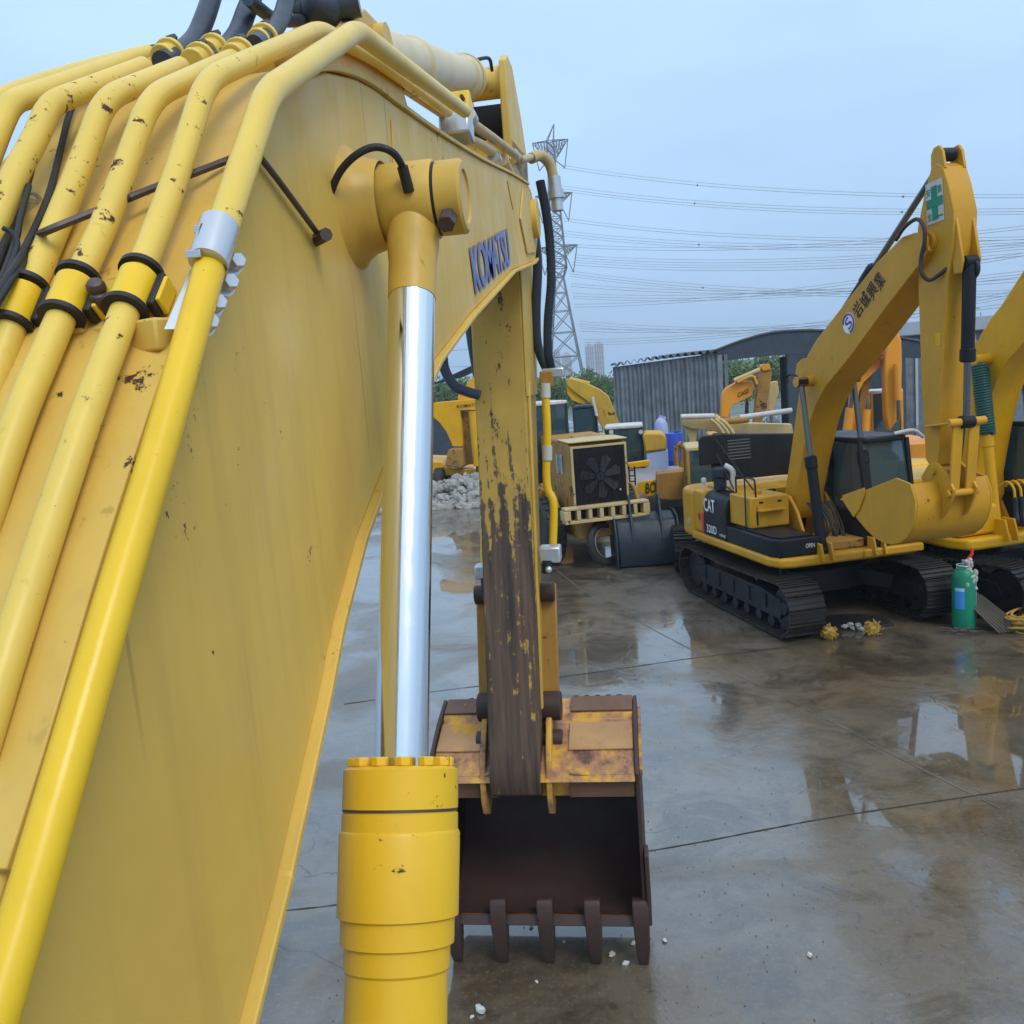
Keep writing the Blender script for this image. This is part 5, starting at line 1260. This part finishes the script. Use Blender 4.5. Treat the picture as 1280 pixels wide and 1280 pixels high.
a = W(1012, 470, YS).x-ax_; b = W(1125, 470, YS).x-ax_
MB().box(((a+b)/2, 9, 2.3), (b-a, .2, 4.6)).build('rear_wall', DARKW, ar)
rb = thing('warehouse', (W(1180, 450, 55).x, 55, 0), 'pale grey flat roofed warehouse beyond the open shed at the far right', 'warehouse')
bx = rb.location.x
a = W(1122, 408, 55); b = W(1300, 392, 55)
MB().box(((a.x+b.x)/2-bx, 5, (a.z-.6)/2), (b.x-a.x, 10, a.z-.6)).build('wall', CONCG, rb)
MB().box(((a.x+b.x)/2-bx, 5, a.z-.2), (b.x-a.x+.8, 11, .8)).build('roof_parapet', paint('pale parapet', (.36, .4, .46), .7, 0), rb, bevel=.05)
for i in range(8): MB().box((a.x-bx+1+i*1.6, -.06, (a.z-.8)/2), (.14, .1, a.z-.8)).build('column', BLDG, rb)
o = thing('antenna_mast', (W(1214, 400, 58).x, 58, 0), 'thin lattice antenna mast on the warehouse roof at the far right', 'antenna')
zb_ = a.z; zt_ = W(1214, 384, 58).z
MB().cyl((0, 0, 0), (0, 0, zt_), .05, 6).build('mast', GALV, o)
m = MB()
for k in range(4): m.cyl((-.5+k*.35, 0, zb_), (-.5+k*.35, 0, zb_+.5), .03, 5)
m.cyl((-.6, 0, zt_-.1), (.5, 0, zt_-.1), .03, 5); m.build('cross_bars', GALV, o)
ls = thing('shed', (W(560, 480, 52).x, 52, 0), 'low shed with pale sloping roof far behind the yellow excavator at the left', 'shed')
lsx = ls.location.x
P = [W(*q, 52)-V((lsx, 52, 0)) for q in [(440, 505), (545, 478), (600, 452), (640, 470)]]
m = MB(); m.v = P+[p+V((0, 9, .3)) for p in P]; m.f = [[0, 1, 5, 4], [1, 2, 6, 5], [2, 3, 7, 6]]; m.build('roof', CONCG, ls, bevel=-1, smooth=0)
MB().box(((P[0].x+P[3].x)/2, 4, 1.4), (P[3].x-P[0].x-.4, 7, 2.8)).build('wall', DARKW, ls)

# ================================================================== hill, trees, towers, pylon
m = MB(); nx, ny = 60, 14
for j in range(ny+1):
    for i in range(nx+1):
        x = -160+320*i/nx; y = 115+150*j/ny; e_ = math.sin(math.pi*min(1, j/ny*1.0))
        z = (3.6+1.0*math.sin(x*.06)+.8*math.sin(x*.023+1))*e_**.7-.05; m.v.append(V((x, y, z)))
for j in range(ny):
    for i in range(nx): o = j*(nx+1)+i; m.f.append([o, o+1, o+nx+2, o+nx+1])
tag(m.build('hill', GRASS, None, bevel=-1), kind='structure')
def tree(x, y, h, w, label):
    t = thing('tree', (x, y, 0), label, 'tree', 'trees beyond the yard')
    tr = MB().tube([(0, 0, 0), (.1, 0, h*.3), (0, .05, h*.6)], [.18, .13, .05], 8)
    for k in range(5):
        a = R.uniform(0, 6.3); tr.tube([(0, 0, h*R.uniform(.2, .4)), (math.cos(a)*w*.3, math.sin(a)*w*.3, h*R.uniform(.55, .8))], [.08, .03], 6)
    tr.build('trunk', BARK, t)
    m = MB()
    cl = [(V((R.uniform(-.5, .5)*w, R.uniform(-.5, .5)*w, h*R.uniform(.35, .9))), R.uniform(.16, .3)*w) for _ in range(16)]
    for c, r in cl:
        for _ in range(130):
            d = V((R.gauss(0, 1), R.gauss(0, 1), R.gauss(0, 1))).normalized()*r*R.random()**.4; p = c+d
            u = V((R.gauss(0, 1), R.gauss(0, 1), R.gauss(0, 1))).normalized(); v = u.orthogonal().normalized(); s = R.uniform(.09, .2)
            m.quad(p-u*s, p-v*s*.6, p+u*s, p+v*s*.6)
    m.build('crown', LEAF, t, bevel=-1, smooth=0)
i_ = 0
TL = [(688, 90, 4.7, 'bushy green tree just right of the worn arm beyond the yard'), (716, 94, 4.9, 'bushy green tree below the two far towers'), (742, 92, 5.1, 'bushy green tree left of the grey shed wall'), (762, 96, 4.6, 'low green tree touching the left corner of the grey shed'),
      (905, 80, 5.0, 'green tree seen left in the open shed gap'), (932, 84, 5.4, 'green tree seen in the middle of the open shed gap'), (962, 82, 5.0, 'green tree seen right in the open shed gap'), (985, 88, 5.0, 'green tree half hidden by the dark shed post'),
      (566, 90, 5.2, 'green tree behind the low shed at the left'), (590, 86, 5.0, 'green tree behind the yellow knee of the left excavator'), (660, 92, 5.0, 'green tree hidden behind the worn arm'), (1205, 90, 5.2, 'green tree beyond the warehouse roof'), (530, 92, 5, 'green tree behind the chrome rod')]
for px_, Y, h, lab in TL: tree(W(px_, 480, Y).x, Y, h, 4.6, lab)
def tower(px0, px1, pyt, Y, lab):
    a = W(px0, pyt, Y); b = W(px1, pyt, Y); t = thing('tower_block', ((a.x+b.x)/2, Y, 0), lab, 'tower block', 'tower blocks on the horizon')
    w_ = b.x-a.x; h = a.z
    wl = MB().box((0, 0, h/2), (w_, w_*.8, h)).build('wall', BLDG, t)
    MB().box((0, 0, h+.6), (w_*.5, w_*.4, 1.6)).build('roof_house', BLDG, wl)
    n = int(h/3); m = MB()
    for s in (-1, -.33, .33, 1):
        m.box((s*w_*.36, -w_*.4-.03, h/2), (w_*.09, .1, h*.96))
    m.build('window_bands', BLDW, wl)
    m = MB()
    for k in range(n): m.box((0, -w_*.4-.08, 1.5+k*3), (w_*.98, .12, .5))
    m.build('balconies', BLDG, wl)
tower(731, 742, 433, 520, 'left half of the pale tower pair on the horizon left of the shed'); tower(742.5, 754, 430, 525, 'right and taller pale tower of the pair beside the shed')
tower(690, 700, 440, 540, 'faint tower seen through the pylon left leg'); tower(702, 714, 444, 530, 'faint lower tower seen through the pylon base')
# lattice pylon
YP = 150; top = W(692, 155, YP); base = W(706, 470, YP)
py_ = thing('pylon', (-11.4, YP, 0), 'tall steel lattice pylon with V shaped insulators carrying the power lines', 'pylon')
pr = MB(); Hh = top.z
def hwid(z): return .55+max(0, (22-z)/22)*2.9 if z < 22 else .55+.75*max(0, (40-z)/18)
levels = [0, 4, 8, 12, 15.5, 18.5, 21, 22.6, 24.2, 25.8, 27.4, 29, 30.6, 32.2, 33.8, 35.4, 37, 38.6, 40.2, 41.4, 42.6]
cor = lambda z: [V((sx_*hwid(z), sy_*hwid(z), z)) for sx_, sy_ in ((-1, -1), (1, -1), (1, 1), (-1, 1))]
for i in range(len(levels)-1):
    A, B = cor(levels[i]), cor(levels[i+1])
    for k in range(4):
        pr.cyl(A[k], B[k], .13 if levels[i] < 22 else .11, 4)
        k2 = (k+1) % 4
        pr.cyl(A[k], B[k2], .07, 4); pr.cyl(A[k2], B[k], .07, 4); pr.cyl(B[k], B[k2], .07, 4)
pk = V((.8, 0, Hh))
for c_ in cor(42.6): pr.cyl(c_, pk, .08, 4)
body = pr.build('lattice_tower', GALV, py_, smooth=0)
arms = []
for zz, ln, dr in ((42.6, 2.9, 3.0), (34.3, 3.0, 1.6), (26.0, 3.3, 1.6)):
    for s in (-1, 1):
        m = MB(); tipv = V((s*ln, 0, zz)); A = [c_ for c_ in cor(zz) if c_.x*s > 0]; B = [c_ for c_ in cor(zz-dr) if c_.x*s > 0]
        for q in A+B: m.cyl(q, tipv, .07, 4)
        for t in (.2, .4, .6, .8):
            for q, q2 in ((A[0], B[0]), (A[1], B[1]), (A[0], A[1]), (B[0], A[1])): m.cyl(q.lerp(tipv, t), q2.lerp(tipv, t), .04, 4); m.cyl(q.lerp(tipv, t), q2.lerp(tipv, max(0, t-.2)), .04, 4)
        m.build('cross_arm', GALV, body, smooth=0)
        v = MB(); vt = V((s*ln*.72, 0, zz-4.4)); v.cyl(tipv, vt, .09, 6); v.cyl(V((s*hwid(zz)*1.2, 0, zz-dr)), vt, .09, 6); v.build('insulator', GALV, body)
        arms.append(V(py_.location)+vt)
# power lines
wires = [((703, 210), (1300, 247), 0), ((698, 235), (1300, 264), 0), ((704, 276), (1300, 299), 0), ((705, 292), (1300, 302), 0), ((718, 309), (1300, 284), 0), ((718, 322), (1300, 306), 0),
         ((712, 342), (1300, 366), 0), ((714, 358), (1300, 350), 0), ((716, 370), (1300, 340), 0), ((718, 384), (1300, 316), 0), ((724, 405), (1300, 396), 0), ((726, 414), (1300, 378), 0), ((730, 428), (1300, 362), 0), ((715, 331), (1300, 318), 0)]
wires.sort(key=lambda w_: w_[0][1])
ORD = 'first,second,third,fourth,fifth,sixth,seventh,eighth,ninth,tenth,eleventh,twelfth,thirteenth,fourteenth'.split(',')
for i, (a, b, _) in enumerate(wires):
    A = ony(*a, YP+R.uniform(-1, 1)); B = ony(*b, 105)
    P = [A.lerp(B, t/24)-V((0, 0, 4*1.3*(t/24)*(1-t/24))) for t in range(25)]
    mw = MB().tube(P, .03, 5)
    for off in ((0, .45), (0, -.4))[:1+(i % 2)]: mw.tube([p+V((0, off[0], off[1]*(1-.3*k/24))) for k, p in enumerate(P)], .026, 5)
    o = mw.build('power_line', WIRE, None)
    tag(o, 'thin grey power line right of the pylon, %s from the top' % ORD[i], 'power line', 'power lines across the sky')
    if i in (0, 1, 3, 7):
        sp_ = MB()
        for t in (9, 19): q = P[t]; sp_.ball(q, .15, 8, 6)
        sp_.build('spacer', GALV, o)
for i, (y0, y1) in enumerate(((455, 425), (462, 440), (445, 398))):
    A = ony(440, y0, 150); B = ony(650, y1+30, 150)
    o = MB().tube([A.lerp(B, t/10)-V((0, 0, 2*(t/10)*(1-t/10))) for t in range(11)], .05, 5).build('power_line', WIRE, None)
    tag(o, 'thin grey power line low in the sky left of the worn arm, %s of three' % ('middle', 'lowest', 'highest')[i], 'power line', 'power lines left of the arm')

# ================================================================== air
hz_ = MB().box((0, 10, 39), (1290, 1290, 80)).build('haze', None, None, bevel=-1, smooth=0) if False else None
me = MB().box((0, 10, 39), (1300, 1300, 80))
hm = bpy.data.materials.new('haze'); hm.use_nodes = True; nt = hm.node_tree; nt.nodes.clear()
o_ = nt.nodes.new('ShaderNodeOutputMaterial'); pv = nt.nodes.new('ShaderNodeVolumePrincipled')
pv.inputs['Color'].default_value = (.86, .92, 1, 1); pv.inputs['Density'].default_value = .0007; pv.inputs['Anisotropy'].default_value = .2
nt.links.new(pv.outputs[0], o_.inputs['Volume'])
tag(me.build('haze', hm, None, bevel=-1, smooth=0), 'pale blue haze over the whole yard', 'haze', kind='stuff')
